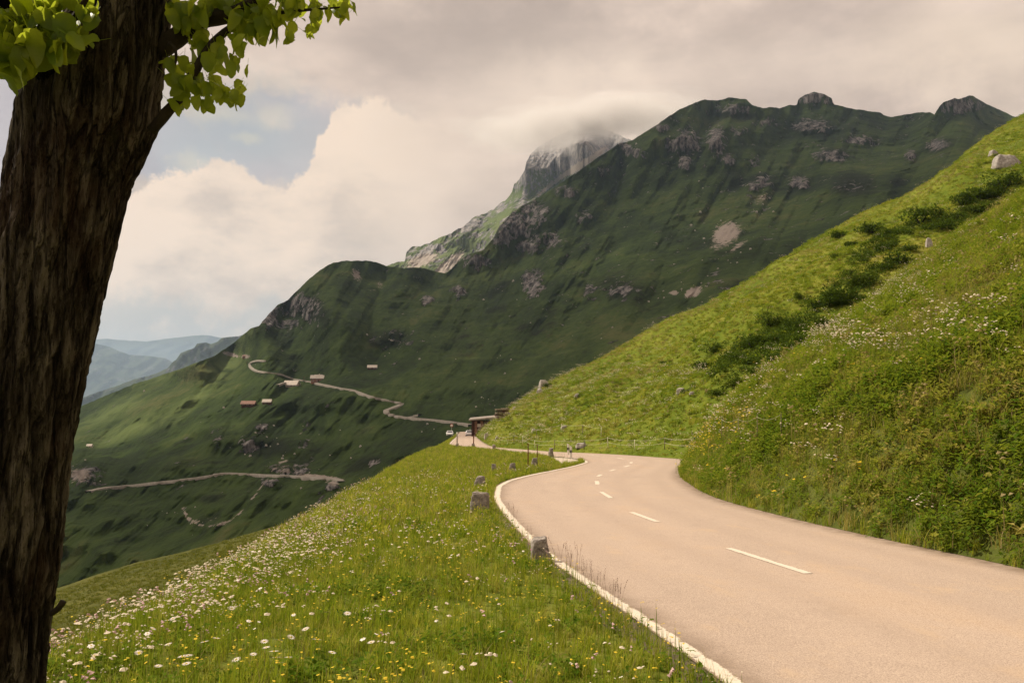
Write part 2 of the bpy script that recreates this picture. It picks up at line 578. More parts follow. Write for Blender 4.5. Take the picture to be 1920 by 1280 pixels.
MAT['road'] = road_material()
MAT['paint'] = paint_material()
MAT['track'] = simple_mat('gravel_track', (0.27, 0.24, 0.20), (0.18, 0.155, 0.125), 0.3, bump_d=0.05)
MAT['concrete'] = simple_mat('pale_concrete', (0.55, 0.46, 0.36), (0.45, 0.37, 0.28), 1.2)

# ------------------------------------------------------------------ road and near ground
def road_d(py):
    return CAMZ / (-slope_m(py) - 0.045)


def edge_pts(lst):
    out = []
    for e in lst:
        d = e[2] if len(e) > 2 else road_d(e[1])
        out.append(P(e[0], e[1], d))
    return np.array(out)


Eb = edge_pts([(1355, 1280), (1230, 1190), (1100, 1100), (1012, 1036), (966, 990), (938, 956), (925, 930), (929, 914), (948, 902),
               (988, 891), (1040, 880.5), (1080, 871.5), (1096, 865), (1088, 860.5), (1060, 857.3), (1033, 855)])
Eb = np.vstack([[(2.9, -10, 0.45), (2.2, 0.5, 0.0), (1.85, 3, -0.13)], Eb,
                edge_pts([(950, 846.5, 80), (895, 841, 95), (843, 834.5, 122), (846, 827, 160), (853, 821, 200), (858, 816.5, 250), (860, 812, 310), (862, 809, 380)])])
Rb = edge_pts([(1920, 1066), (1800, 1040), (1671, 1013), (1467, 967), (1358, 938), (1290, 905), (1275, 889), (1283, 873), (1293, 866), (1285, 861.3),
               (1230, 856.6), (1180, 853), (1110, 849.3), (1040, 846.5), (985, 842.5), (930, 838)])
Rb = np.vstack([[(8.6, -10, 0.45), (8.0, 0, 0), (7.2, 5, -0.22)], Rb, edge_pts([(910, 831, 140), (899, 823.5, 182), (892, 817, 235), (888.5, 812, 310), (888, 809, 380)])])


def fn_of_y(pts):
    o = np.argsort(pts[:, 1])
    p = pts[o]
    return pchip(p[:, 1], p[:, 0]), pchip(p[:, 1], p[:, 2])


Ex, Ez0 = fn_of_y(Eb)
Rx, Rz = fn_of_y(Rb)
Ez = Rz          # road is level across
Ys = np.concatenate([np.arange(-10, 5, 0.5), np.arange(5, 30, 0.2), np.arange(30, 90, 0.35), np.arange(90, 380, 1.5)])

us = np.linspace(0, 1, 41)
ex, rx_ = Ex(Ys), Rx(Ys)
V = np.zeros((len(Ys), len(us), 3))
V[..., 0] = ex[:, None] * (1 - us) + rx_[:, None] * us
V[..., 1] = Ys[:, None]
V[..., 2] = Rz(Ys)[:, None] + 0.03 * np.sin(np.pi * us)[None] * 0
edge = np.maximum(sstep(0.10, 0.0, us), sstep(0.90, 1.0, us))[None] * np.ones((len(Ys), 1))
edge[:, 0] = edge[:, -1] = 1
track = np.exp(-((us - .15) / .05) ** 2) + np.exp(-((us - .37) / .05) ** 2) + np.exp(-((us - .63) / .05) ** 2) + np.exp(-((us - .85) / .05) ** 2)
road = grid_mesh('road', V, MAT['road'], {'edge': edge, 'track': track[None] * np.ones((len(Ys), 1))})
tag(road, kind='structure')
# skirt margin of packed gravel under both verges
for side in (0, 1):
    xx = ex if side == 0 else rx_
    sg = -1 if side == 0 else 1
    o = np.array([-0.35, 0.0, 0.2, 0.55])
    W = np.zeros((len(Ys), 4, 3))
    W[..., 0] = xx[:, None] + sg * o[None]
    W[..., 1] = Ys[:, None]
    W[..., 2] = Rz(Ys)[:, None] + np.array([-0.02, -0.006, -0.02, -0.10])[None]
    g = grid_mesh('road_margin', W, simple_mat('gravel_margin', (0.15, 0.115, 0.075), (0.09, 0.075, 0.045), 9, bump_d=0.02))
    tag(g, kind='structure')

# left meadow : from the road edge out to where it tips into the valley
Sb = [(100, 1243, 6.2), (250, 1165, 9), (400, 1080, 13), (520, 1010, 19), (590, 966, 26), (650, 930, 33), (700, 901, 42), (735, 878, 54), (765, 860, 68),
      (795, 846, 90), (818, 838, 110), (836, 832.5, 130), (842, 827, 160), (849, 821.5, 200), (854, 817, 250), (856, 813, 310), (857, 810, 380)]
Sp = np.vstack([[(-5, -10, 0.4), (-4.3, 0, -0.05)], edge_pts(Sb)])
Sx, Sz = fn_of_y(Sp)
uu = np.concatenate([np.linspace(0, 1, 61), 1 + np.linspace(0.03, 1, 24) ** 1.2])
Vm = np.zeros((len(Ys), len(uu), 3))
sx, sz = Sx(Ys), Sz(Ys)
sx = np.minimum(sx, ex - 0.6)
for j, u in enumerate(uu):
    if u <= 1:
        x = ex - 0.02 + (sx - ex) * u
        y = Ys.copy()
        lin = Rz(Ys) * (1 - u) + sz * u
        z = lin + np.sin(np.pi * u) * np.minimum(0.10 * np.abs(sx - ex) * 0.12, 0.5)
    else:
        k = u - 1
        L = 16 + Ys.clip(0) * 0.35
        x = sx - L * k * 0.95
        y = Ys + L * k * 0.30
        z = sz - L * (0.74 * k + 0.30 * k * k) + 0.45 * (1 - np.exp(-k * 0))
    Vm[:, j, 0], Vm[:, j, 1], Vm[:, j, 2] = x, y, z
damp = np.minimum(1, np.abs(uu)[None] * 6) * np.ones((len(Ys), 1))
bump = 0.07 * fbm(Vm[..., 0] * 0.6, Vm[..., 1] * 0.6, 0.3, 3) + 0.10 * fbm(Vm[..., 0] * 0.16, Vm[..., 1] * 0.16, 3.3, 2)
Vm[..., 2] += bump * damp - 0.03
bare = np.zeros(Vm.shape[:2])
bare[:, 0] = 1.0
bare[:, 1] = 0.55
meadow = grid_mesh('meadow', Vm, MAT['meadow'], {'bare': bare})
tag(meadow, kind='structure')

# right embankment (Coons patch between its foot and the outline of its far shoulder)
Cb = P(*np.array([(1284, 871, 46), (1318, 828, 47), (1345, 797, 48), (1400, 752, 50), (1450, 717, 52), (1510, 680, 54), (1560, 640, 56), (1600, 606, 58),
                  (1650, 565, 60), (1700, 515, 62), (1760, 468, 64), (1840, 425, 67), (1920, 388, 70), (2020, 345, 72), (2200, 280, 76)]).T)
NT_, NV_ = 220, 170
vv = np.linspace(0, 1, NV_) ** 1.35
tt = np.linspace(0, 1, NT_)
yfoot = -10 + (Cb[0, 1] + 10) * (0.0 + tt)
foot = np.stack([Rx(yfoot) + 0.02, yfoot, Rz(yfoot)], -1)
foot[-1] = Cb[0]
Cc = catmull(Cb, 400)
seg = np.r_[0, np.cumsum(np.linalg.norm(np.diff(Cc, axis=0), axis=1))]
Cv = np.stack([np.interp(vv * seg[-1], seg, Cc[:, k]) for k in range(3)], -1)
L0 = foot[0] + vv[:, None] * (np.array([44, -6, 21]) - foot[0])
ft_lin = foot[0] * (1 - tt)[:, None] + foot[-1] * tt[:, None]
B = np.zeros((NT_, NV_, 3))
for i, t_ in enumerate(tt):
    base = L0 * (1 - t_) + Cv * t_
    B[i] = base + (foot[i] - ft_lin[i])[None] * ((1 - vv) ** 2)[:, None]
bul = np.sin(np.pi * np.clip(vv * 1.0, 0, 1)) ** 0.8 * 1.6 + 1.1 * sstep(0, 0.06, vv) * (1 - sstep(0.2, 1, vv))
B[..., 2] += bul[None] * (1 - tt ** 3)[:, None]
dmp = np.minimum(1, vv[None] * 12) * (1 - 0.85 * tt ** 8)[:, None]
B[..., 2] += (0.55 * fbm(B[..., 0] * 0.16, B[..., 1] * 0.16, 1.3, 4) + 0.16 * fbm(B[..., 0] * 0.7, B[..., 1] * 0.7, 5.3, 3)) * dmp
# rounded far side
ext = []
for k in np.linspace(0.06, 1, 22):
    e = B[-1].copy()
    e[:, 1] += 14 * k
    lowv = 1 - np.minimum(1, vv * 8)
    e[:, 0] += 5 * k * vv + 5 * k * lowv
    e[:, 2] -= (1.2 * k + 8.0 * k * k) * np.minimum(1, 0.12 + vv * 3) + 0.9 * min(1, k * 6) * lowv
    ext.append(e)
B = np.concatenate([B, np.array(ext)], 0)
bareB = np.zeros(B.shape[:2]); bareB[:, 0] = 0.3
bank = grid_mesh('embankment', B, MAT['bank'], {'bare': bareB})
tag(bank, kind='structure')

# sunlit hillside behind it
pairs = [((893, 815, 229), (889, 817, 229)), ((900, 824, 180), (925, 791, 222)), ((912, 832, 135), (975, 756, 211)), ((930, 838, 104), (1040, 714, 203)),
         ((990, 843, 88), (1100, 684, 198)), ((1040, 847, 78), (1230, 612, 184)), ((1180, 853, 66), (1335, 558, 176)), ((1280, 861, 55.8), (1450, 492, 172)),
         ((1420, 830, 56), (1600, 408, 176)), ((1560, 770, 60), (1750, 338, 185)), ((1700, 720, 66), (1830, 272, 205)), ((1900, 660, 74), (1920, 213, 225)),
         ((2300, 560, 82), (2220, 60, 250))]
Fp = np.array([P(*a) for a, b in pairs])
Gp = np.array([P(*b) for a, b in pairs])
NH = 420
Fc, Gc = catmull(Fp, NH), catmull(Gp, NH)
msk = (Fc[:, 1] > 55) & (Fc[:, 0] < 12)
yy = np.clip(Fc[:, 1], 56, 235)
n8 = int(NH * 7 / 12)
Fc[:n8, 0] = Rx(yy[:n8]) + 0.05
Fc[:n8, 2] = Rz(yy[:n8]) - 0.02
Fc[:n8, 1] = yy[:n8]
Gc[:, 2] += 0.9 * fbm(Gc[:, 0] * 0.09, Gc[:, 1] * 0.09, 2.2, 4) * np.minimum(1, np.linspace(0, 10, NH))
vh = np.linspace(0, 1, 150)
H = Fc[:, None] * (1 - vh)[None, :, None] + Gc[:, None] * vh[None, :, None]
H[..., 2] += np.sin(np.pi * vh)[None] * 0.7 * np.minimum(1, np.linspace(0, 8, NH))[:, None]
damp = (np.minimum(1, vh * 8) * np.minimum(1, (1 - vh) * 6 + 0.15))[None] * np.minimum(1, np.linspace(0.05, 8, NH))[:, None]
H[..., 2] += damp * (3.6 * fbm(H[..., 0] * 0.03, H[..., 1] * 0.03, 8.8, 3) + 1.5 * fbm(H[..., 0] * 0.12, H[..., 1] * 0.12, 4.8, 3))
ext = []
for k in np.linspace(0.05, 1, 12):
    e = H[:, -1].copy()
    e[:, 0] += 6 * k
    e[:, 1] += 40 * k
    e[:, 2] -= (2 * k + 30 * k * k) * np.minimum(1, np.linspace(0.1, 6, NH))
    ext.append(e)
H2 = np.concatenate([H, np.array(ext).transpose(1, 0, 2)], 1)
hill = grid_mesh('hillside', H2, MAT['hill'], {'bare': np.zeros(H2.shape[:2])})
tag(hill, kind='structure')


# ------------------------------------------------------------------ relief sheets of the far land
def rbf_log(pts, kern=320.0):
    pts = np.array(pts, float)
    xy, v = pts[:, :2], np.log(pts[:, 2])
    def phi(r2):
        return np.sqrt(r2 + 60.0 ** 2)
    A = phi(((xy[:, None] - xy[None]) ** 2).sum(-1))
    n = len(xy)
    Q = np.c_[np.ones(n), xy / 1000]
    M = np.block([[A + np.eye(n) * 2.0, Q], [Q.T, np.zeros((3, 3))]])
    w = np.linalg.solve(M, np.r_[v, 0, 0, 0])
    def f(px, py):
        px, py = np.broadcast_arrays(np.asarray(px, float), np.asarray(py, float))
        s = w[n] + w[n + 1] * px / 1000 + w[n + 2] * py / 1000
        for k in range(n):
            s = s + w[k] * phi((px - xy[k, 0]) ** 2 + (py - xy[k, 1]) ** 2)
        return np.exp(s)
    return f


def polydist(px, py, pts):
    d = np.full(np.shape(px), 1e9)
    for (x0, y0), (x1, y1) in zip(pts[:-1], pts[1:]):
        dx, dy = x1 - x0, y1 - y0
        L2 = dx * dx + dy * dy + 1e-9
        t = np.clip(((px - x0) * dx + (py - y0) * dy) / L2, 0, 1)
        d = np.minimum(d, np.hypot(px - x0 - t * dx, py - y0 - t * dy))
    return d


def blobs(px, py, lst):
    m = np.zeros(np.shape(px))
    for b in lst:
        cx, cy_, rx, ry = b[:4]
        rot = R_(b[4]) if len(b) > 4 else 0
        st = b[5] if len(b) > 5 else 1.0
        dx, dy = px - cx, py - cy_
        u = (dx * math.cos(rot) + dy * math.sin(rot)) / rx
        v = (-dx * math.sin(rot) + dy * math.cos(rot)) / ry
        m = np.maximum(m, st * np.clip(1.25 - np.hypot(u, v) * 0.8, 0, 1))
    return m


def sheet(name, cols, top, bottom, nrow, depthf, mat, attrs_fn=None, relief=None, fold=(0.10, 0.9), foldn=8, rough_top=0.0):
    px = np.asarray(cols, float)
    yt, yb = top(px), bottom(px)
    if rough_top:
        yt = yt - rough_top * (fbm(px * 0.045, 0.5, 3.1, 5, 0.6) + 0.15)
    v = np.linspace(0, 1, nrow)
    PX = np.repeat(px[None], nrow, 0)
    PY = yb[None] + (yt - yb)[None] * v[:, None]
    D = depthf(PX, PY)
    if relief is not None:
        D = D * (1 + relief(PX, PY, P(PX, PY, D)))
    D = np.maximum.accumulate(D, 0)          # never folds back over itself
    V = P(PX, PY, D)
    ext = []
    for k in np.linspace(0.08, 1, foldn):
        e = V[-1].copy()
        e[:, :2] *= (1 + fold[0] * k)
        e[:, 2] -= V[-1][:, 1] * fold[0] * fold[1] * (0.2 * k + 0.8 * k * k)
        ext.append(e)
    V2 = np.concatenate([V, np.array(ext)], 0)
    at = {}
    if attrs_fn:
        for k, a in attrs_fn(PX, PY, V).items():
            at[k] = np.concatenate([a, np.repeat(a[-1:], foldn, 0)], 0)
    o = grid_mesh(name, V2, mat, at)
    tag(o, kind='structure')
    return o, V, PX, PY


def lin(pts):
    p = np.array(pts, float)
    return lambda x: np.interp(x, p[:, 0], p[:, 1])


# --- big shaded mountain with the valley at its foot
mt_top = lin([(-300, 830), (100, 778), (150, 763), (200, 741), (250, 721), (300, 704), (350, 688), (400, 668), (425, 652), (445, 637), (470, 616), (486, 611),
              (492, 603), (505, 588), (520, 572), (540, 562), (558, 545), (575, 528), (600, 506), (625, 493), (650, 489), (690, 489), (705, 492), (725, 499), (760, 503), (790, 502),
              (815, 509), (836, 513), (850, 500), (868, 483), (880, 476), (905, 470), (925, 447), (935, 425), (960, 398), (985, 383), (1010, 371),
              (1060, 338), (1100, 311), (1140, 284), (1160, 270), (1185, 264), (1205, 251), (1245, 225), (1275, 205), (1300, 194), (1322, 187), (1345, 190), (1365, 184), (1400, 187),
              (1410, 198), (1430, 203), (1445, 201), (1462, 205), (1480, 198), (1494, 197), (1497, 186), (1510, 178), (1527, 173), (1545, 177), (1559, 184), (1563, 196),
              (1590, 202), (1620, 208), (1652, 213), (1657, 217), (1670, 220), (1700, 215), (1722, 211), (1744, 212), (1752, 216), (1762, 200), (1770, 192), (1790, 185), (1797, 188), (1815, 181), (1825, 181),
              (1850, 196), (1880, 210), (1900, 219), (1960, 236), (2100, 270), (2300, 300)])
mt_bot = lin([(-300, 1200), (60, 1165), (110, 1150), (180, 1120), (260, 1095), (350, 1075), (440, 1050), (560, 1010), (600, 1000), (660, 965), (740, 915), (840, 862), (905, 840),
              (960, 812), (1040, 745), (1100, 715), (1230, 645), (1340, 590), (1450, 525), (1600, 440), (1750, 370), (1830, 305), (1920, 250), (2050, 300), (2300, 330)])
mt_depth = rbf_log([
    (-250, 1180, 330), (100, 1130, 330), (300, 1060, 330), (450, 1030, 310), (600, 985, 300), (740, 905, 340), (850, 850, 420), (950, 805, 480),
    (1100, 700, 520), (1230, 635, 530), (1335, 570, 560), (1450, 515, 610), (1600, 430, 720), (1750, 360, 870), (1830, 295, 1050), (1920, 245, 1400), (2250, 320, 1500),
    (100, 1000, 430), (300, 985, 430), (430, 960, 400), (520, 960, 380),
    (150, 920, 520), (300, 905, 520), (420, 892, 520), (540, 893, 480), (640, 905, 420), (740, 860, 430),
    (150, 850, 700), (300, 830, 680), (400, 800, 690), (500, 800, 690), (600, 800, 640), (700, 800, 600), (800, 795, 540), (880, 800, 500),
    (470, 760, 770), (500, 755, 770), (600, 760, 720), (700, 750, 700), (750, 765, 640), (850, 760, 600),
    (545, 720, 870), (595, 712, 855), (700, 690, 900), (800, 700, 790), (950, 740, 600),
    (480, 690, 985), (440, 665, 1045), (486, 615, 1120), (400, 672, 1095), (300, 706, 1180), (200, 743, 1230), (100, 780, 1280), (-250, 820, 1300),
    (300, 760, 930), (200, 800, 940), (400, 730, 900), (120, 830, 850),
    (520, 600, 1130), (560, 545, 1260), (650, 490, 1420), (760, 503, 1500), (836, 513, 1560), (600, 600, 1080), (700, 560, 1250), (650, 650, 960), (750, 620, 1060), (830, 560, 1330),
    (900, 600, 1100), (900, 470, 1620), (1000, 375, 1720), (1000, 480, 1420), (1000, 600, 980), (1000, 680, 720), (1100, 600, 800), (1100, 450, 1380), (1200, 500, 1000), (1200, 400, 1400), (1250, 570, 680),
    (1150, 275, 1800), (1300, 194, 1920), (1300, 300, 1600), (1400, 187, 1980), (1350, 440, 1030), (1400, 350, 1350), (1527, 173, 2080), (1500, 280, 1640), (1500, 400, 1010), (1600, 300, 1400), (1600, 205, 1980),
    (1700, 215, 1950), (1700, 300, 1330), (1820, 182, 1900), (1820, 240, 1600), (1900, 219, 1880), (2250, 305, 1900)])


def mt_relief(px, py, p):
    x, y, z = p[..., 0], p[..., 1], p[..., 2]
    high = sstep(800, 520, py + 0.25 * (px - 1000) * 0 )          # stronger on the mountain wall than on the valley alps
    gl = (px * 0.86 + py * 0.50)                                   # across the fall line
    al = (-px * 0.50 + py * 0.86)
    r = 0.060 * fbm(x / 300, y / 260, z / 260, 4)
    r = r + high * 0.095 * (ridged(gl / 95, al / 420, 0.7, 2) - 0.2) + high * 0.028 * ridged(gl / 38, al / 210, 3.7, 3)
    r = r + high * 0.007 * ridged(gl / 26, al / 120, 4.7, 3)
    r = r + 0.008 * fbm(x / 45, y / 45, z / 45, 3)
    r = r + (0.5 + high) * 0.002 * fbm(x / 12, y / 12, z / 12, 3)
    # rounded knolls and folds of the valley floor
    low = 1 - high
    r = r + low * 0.105 * fbm(px / 170, py / 70, 2.2, 3) + low * 0.036 * ridged((px * 0.7 + py * 0.7) / 42, (px * -0.7 + py * 0.7) / 150, 9.1, 3)
    # crags stick out
    rk = crag_mask(px, py)
    r = r - rk * 0.055 * (ridged(px / 16, py / 30, 3.3, 4) * 0.7 + 0.4)
    return r


crag_list = [(1290, 268, 24, 26), (1262, 270, 16, 14), (1343, 264, 17, 28), (1284, 305, 12, 14), (1185, 283, 26, 10, 20), (1060, 360, 20, 10), (960, 420, 42, 34, 0, .85), (1000, 402, 34, 30, 0, .8),
             (1028, 450, 28, 18, 0, .7), (945, 447, 18, 18), (990, 462, 22, 12), (1000, 530, 18, 26), (895, 490, 26, 16), (1165, 545, 40, 24, 0, .6), (1105, 545, 14, 18, 0, .7), (1430, 343, 16, 18, 0, .8), (1415, 350, 14, 8),
             (1528, 186, 34, 11), (1500, 342, 18, 13), (1560, 292, 34, 13, 0, .8), (1612, 263, 40, 10, 0, .7), (1707, 292, 10, 10), (1755, 272, 26, 11, -15, .8), (1800, 198, 44, 14), (1375, 205, 40, 10, 0, .7),
             (1520, 235, 40, 13, 0, .7), (1600, 345, 44, 22, 0, .35), (560, 575, 55, 32, 20, .62), (508, 598, 14, 20), (545, 605, 40, 14, 0, .6), (860, 545, 14, 10), (800, 562, 12, 9), (742, 632, 40, 20, 0, .45),
             (1240, 240, 14, 7), (1130, 320, 18, 12, 0, .6), (1365, 300, 12, 10), (1415, 300, 10, 16, 0, .6), (1345, 530, 30, 18, 0, .5), (1095, 405, 24, 12, 0, .5), (1385, 245, 24, 10, 0, .5), (1440, 230, 30, 10, 0, .5),
             (160, 893, 34, 24, 0, .8), (475, 832, 24, 20, 0, .7), (488, 800, 16, 8, 0, .5), (545, 882, 40, 13, 0, .85), (505, 905, 18, 10), (570, 830, 12, 12, 0, .6), (410, 815, 30, 14, 0, .45), (705, 865, 18, 16, 0, .5), (626, 912, 14, 6)]


def crag_mask(px, py):
    base = blobs(px, py, crag_list)
    return base


def mt_attrs(px, py, V):
    rock = crag_mask(px, py) * 0.85
    high = sstep(720, 430, py) * sstep(850, 1000, px)
    rock = np.maximum(rock, high * 0.10 * (0.5 + ridged((px * .8 + py * .6) / 60, (py * .8 - px * .6) / 160, 5.5, 3)))
    scree = blobs(px, py, [(385, 978, 48, 13, 0, .42), (1362, 438, 30, 20, -35, .9), (1345, 460, 22, 14, -30, .5), (1385, 460, 26, 6, -35, .6), (1300, 548, 20, 9, -25, .9), (1264, 549, 10, 5, 0, .8), (1430, 372, 26, 10, -30, .5),
                           (668, 515, 16, 9, 60, .7), (712, 533, 9, 9, 0, .5), (700, 545, 10, 6, 0, .4), (460, 668, 9, 4, 0, .9), (432, 664, 18, 4, 15, .95), (1040, 590, 10, 4, 0, .4),
                           (596, 893, 46, 5, 6, .85), (625, 905, 14, 6, 0, .8), (150, 890, 24, 16, 0, .7), (530, 880, 30, 9, 0, .55), (780, 520, 20, 5, 0, .3)])
    arc = polydist(px, py, [(345, 955), (352, 972), (375, 983), (405, 985), (430, 978)])
    scree = np.maximum(scree, 0.50 * np.clip(1.2 - arc / 8, 0, 1))
    st = polydist(px, py, [(430, 980), (452, 958), (470, 938), (490, 912), (505, 892), (520, 870), (555, 855)])
    scree = np.maximum(scree, 0.46 * np.clip(1.2 - st / 4, 0, 1))
    st2 = polydist(px, py, [(530, 845), (560, 815), (600, 785)])
    scree = np.maximum(scree, 0.30 * np.clip(1.1 - st2 / 3, 0, 1))
    cat = polydist(px, py, [(860, 672), (1000, 670), (1110, 650)])
    dry = blobs(px, py, [(420, 690, 46, 20, -45, 1), (400, 712, 50, 12, -45, 1), (370, 745, 60, 10, -45, 1), (250, 800, 70, 14, -25, .8), (330, 770, 60, 10, -35, .8), (215, 770, 60, 12, -25, .7), (465, 622, 20, 12, -40, .8), (330, 690, 60, 9, -25, .5), (900, 520, 60, 16, -15, .5)])
    dry = np.maximum(dry, 0.4 * np.clip(1.2 - cat / 3, 0, 1))
    rock = rock * (0.62 + 0.75 * ridged(px / 10, py / 30, 8.8, 3))
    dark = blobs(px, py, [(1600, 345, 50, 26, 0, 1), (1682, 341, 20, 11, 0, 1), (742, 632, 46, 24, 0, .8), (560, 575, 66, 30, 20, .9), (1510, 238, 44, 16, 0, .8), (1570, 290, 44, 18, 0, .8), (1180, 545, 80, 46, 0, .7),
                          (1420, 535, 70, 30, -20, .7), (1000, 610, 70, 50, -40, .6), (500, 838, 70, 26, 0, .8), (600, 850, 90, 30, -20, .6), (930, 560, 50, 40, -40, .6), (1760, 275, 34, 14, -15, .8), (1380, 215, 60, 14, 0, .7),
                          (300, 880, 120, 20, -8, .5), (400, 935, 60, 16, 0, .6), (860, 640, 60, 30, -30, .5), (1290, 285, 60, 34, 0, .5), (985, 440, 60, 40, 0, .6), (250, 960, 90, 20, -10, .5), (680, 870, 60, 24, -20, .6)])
    return {'rock': rock, 'scree': scree, 'dry': dry, 'dark': dark}


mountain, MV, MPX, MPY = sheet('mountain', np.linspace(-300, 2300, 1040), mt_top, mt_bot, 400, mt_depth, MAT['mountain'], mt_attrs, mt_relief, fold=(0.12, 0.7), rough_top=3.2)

# --- grassy spur below the near meadow, half way down to the valley
sp_top = lin([(-400, 1240), (0, 1150), (100, 1112), (180, 1082), (260, 1057), (350, 1036), (440, 1010), (520, 986), (560, 971), (590, 961), (620, 948), (660, 926), (720, 890), (800, 850), (900, 830)])
sp_bot = lin([(-400, 1500), (0, 1420), (100, 1310), (250, 1215), (400, 1130), (520, 1055), (590, 1010), (660, 965), (720, 930), (800, 890), (900, 860)])
sp_depth = rbf_log([(-300, 1450, 24), (0, 1400, 26), (100, 1300, 32), (250, 1210, 40), (400, 1125, 50), (520, 1050, 62), (660, 965, 85), (800, 890, 150), (900, 855, 220), (-300, 1230, 120), (0, 1155, 135), (180, 1084, 150), (350, 1037, 150),
                    (520, 987, 140), (600, 957, 140), (720, 892, 170), (820, 848, 240), (900, 832, 300)])


def sp_relief(px, py, p):
    x, y, z = p[..., 0], p[..., 1], p[..., 2]
    return 0.03 * fbm(x / 30, y / 30, z / 30, 4) + 0.006 * fbm(x / 4, y / 4, z / 4, 3)


spur, SPV, SPX_, SPY_ = sheet('grass_spur', np.linspace(-400, 900, 420), sp_top, sp_bot, 120, sp_depth, MAT['spur'],
                  lambda a, b, c: {'bare': np.zeros(a.shape) + 0.0}, sp_relief, fold=(0.5, 0.5), rough_top=2.0)

# --- rocky peak with its head in the cloud
pk_top = lin([(600, 540), (700, 512), (726, 498), (745, 491), (759, 489), (762, 474), (772, 465), (790, 461), (806, 457), (822, 447), (838, 441), (852, 432), (870, 424), (885, 410), (905, 402), (925, 394),
              (936, 381), (950, 373), (960, 359), (964, 344), (975, 335), (984, 320), (987, 304), (995, 290), (1008, 279), (1024, 268), (1040, 257), (1060, 248), (1085, 241), (1110, 239), (1140, 245), (1165, 256), (1190, 267), (1215, 276)])
pk_bot = lin([(600, 560), (836, 540), (1000, 400), (1150, 300), (1215, 296)])
pk_depth = rbf_log([(620, 545, 2500), (740, 500, 2700), (760, 495, 2750), (800, 462, 2950), (836, 520, 2450), (870, 430, 3050), (900, 460, 2650), (940, 380, 3250), (960, 410, 2800), (990, 300, 3450), (985, 340, 3300), (1000, 375, 2900),
                    (1040, 275, 3600), (1040, 310, 3350), (1060, 335, 3000), (1100, 250, 3700), (1100, 290, 3400), (1130, 285, 3150), (1200, 230, 3800), (1200, 265, 3500)])


def pk_relief(px, py, p):
    x, y, z = p[..., 0], p[..., 1], p[..., 2]
    cl = sstep(345, 300, py + 0.02 * px)
    r = 0.046 * (ridged((px * .75 + py * .66) / 30, (py * .75 - px * .66) / 90, 1.1, 5) - 0.2)
    r = r + 0.012 * fbm(x / 80, y / 80, z / 80, 4)
    r = r - cl * 0.030 * ridged(px / 17, py / 75, 6.1, 4)
    return r


def pk_attrs(px, py, V):
    yt = pk_top(px)
    rel = py - yt
    rock = 0.25 + 0.5 * ridged((px * .75 + py * .66) / 38, (py * .75 - px * .66) / 90, 1.1, 4)
    rock = np.maximum(rock, 0.95 * sstep(332, 306, py))
    rock = np.maximum(rock, blobs(px, py, [(880, 425, 40, 18, -30, .9), (940, 390, 22, 20, -40, .8), (800, 470, 36, 12, -25, .9), (985, 330, 20, 20, 0, .9)]))
    rock = np.minimum(rock, 1 - blobs(px, py, [(740, 497, 22, 6, -15, 1), (940, 405, 40, 8, -30, .95), (850, 470, 30, 12, -45, .8)]))
    scree = blobs(px, py, [(792, 488, 34, 12, -20, .9), (1085, 312, 60, 7, -32, .9), (1035, 345, 50, 6, -38, .7), (842, 495, 40, 10, -40, .95), (1120, 290, 26, 6, -40, .9)])
    return {'rock': rock - 0.13 * sstep(310, 350, py), 'scree': scree, 'dry': np.zeros(px.shape) + 0.25}


peak, _, _, _ = sheet('rocky_peak', np.linspace(600, 1215, 480), pk_top, pk_bot, 220, lambda a, b: np.maximum(pk_depth(a, b), 2350), MAT['peak'], pk_attrs, pk_relief, fold=(0.12, 0.7), rough_top=7.0)

# --- blue ranges at the end of the valley
def far_range(name, top, yb, d0, d1, rough, relief):
    tp = lin(top)
    x0, x1 = top[0][0], top[-1][0]
    return sheet(name, np.linspace(x0, x1, 260), tp, lambda x: np.full(np.shape(x), yb, float), 60,
                 lambda a, b: d0 + (d1 - d0) * (yb - b) / np.maximum(yb - tp(a), 1), MAT['far'],
                 lambda a, b, c: {'rock': 0.25 + 0.5 * fbm(a / 30, b / 14, 2.2, 4), 'scree': np.zeros(a.shape), 'dry': np.zeros(a.shape)},
                 lambda a, b, p: relief * ridged((a + 1.4 * b) / 36, (b - a * .4) / 60, 3.1, 4), fold=(0.2, 0.3), rough_top=rough)


far_range('jagged_ridge', [(-500, 900), (100, 764), (150, 748), (175, 738), (215, 725), (250, 712), (290, 701), (315, 690), (322, 680), (332, 673), (338, 662), (352, 657), (364, 654), (368, 645), (385, 642), (396, 645),
                           (408, 640), (415, 634), (432, 631), (450, 630), (520, 600), (620, 580)], 960, 4200, 5600, 2.5, 0.03)
far_range('blue_ridge_near', [(-900, 600), (-300, 640), (60, 655), (150, 645), (178, 644), (205, 650), (222, 658), (245, 666), (280, 667), (312, 672), (340, 690), (380, 716), (460, 740), (700, 760)], 800, 11000, 14000, 2.0, 0.04)
far_range('blue_ridge_far', [(-900, 560), (-300, 610), (100, 640), (170, 637), (200, 635), (245, 639), (275, 640), (320, 634), (360, 630), (388, 628), (410, 632), (440, 640), (520, 650), (700, 660), (1000, 680)], 760, 19000, 24000, 1.6, 0.03)

# wide valley ground that carries the land on to the horizon behind and beside everything
gv = np.zeros((40, 40, 3))
gx = np.sinh(np.linspace(-4, 4, 40)) / math.sinh(4) * 30000
gy = np.linspace(0, 1, 40) ** 2 * 30000 - 800
gv[..., 0] = gx[None]; gv[..., 1] = gy[:, None]
gv[..., 2] = -190 - 0.045 * np.hypot(gv[..., 0], gv[..., 1]).clip(0, 9000)
ground = grid_mesh('valley_floor', gv, MAT['far'], {'rock': np.zeros((40, 40)), 'scree': np.zeros((40, 40)), 'dry': np.zeros((40, 40))})
tag(ground, kind='structure')


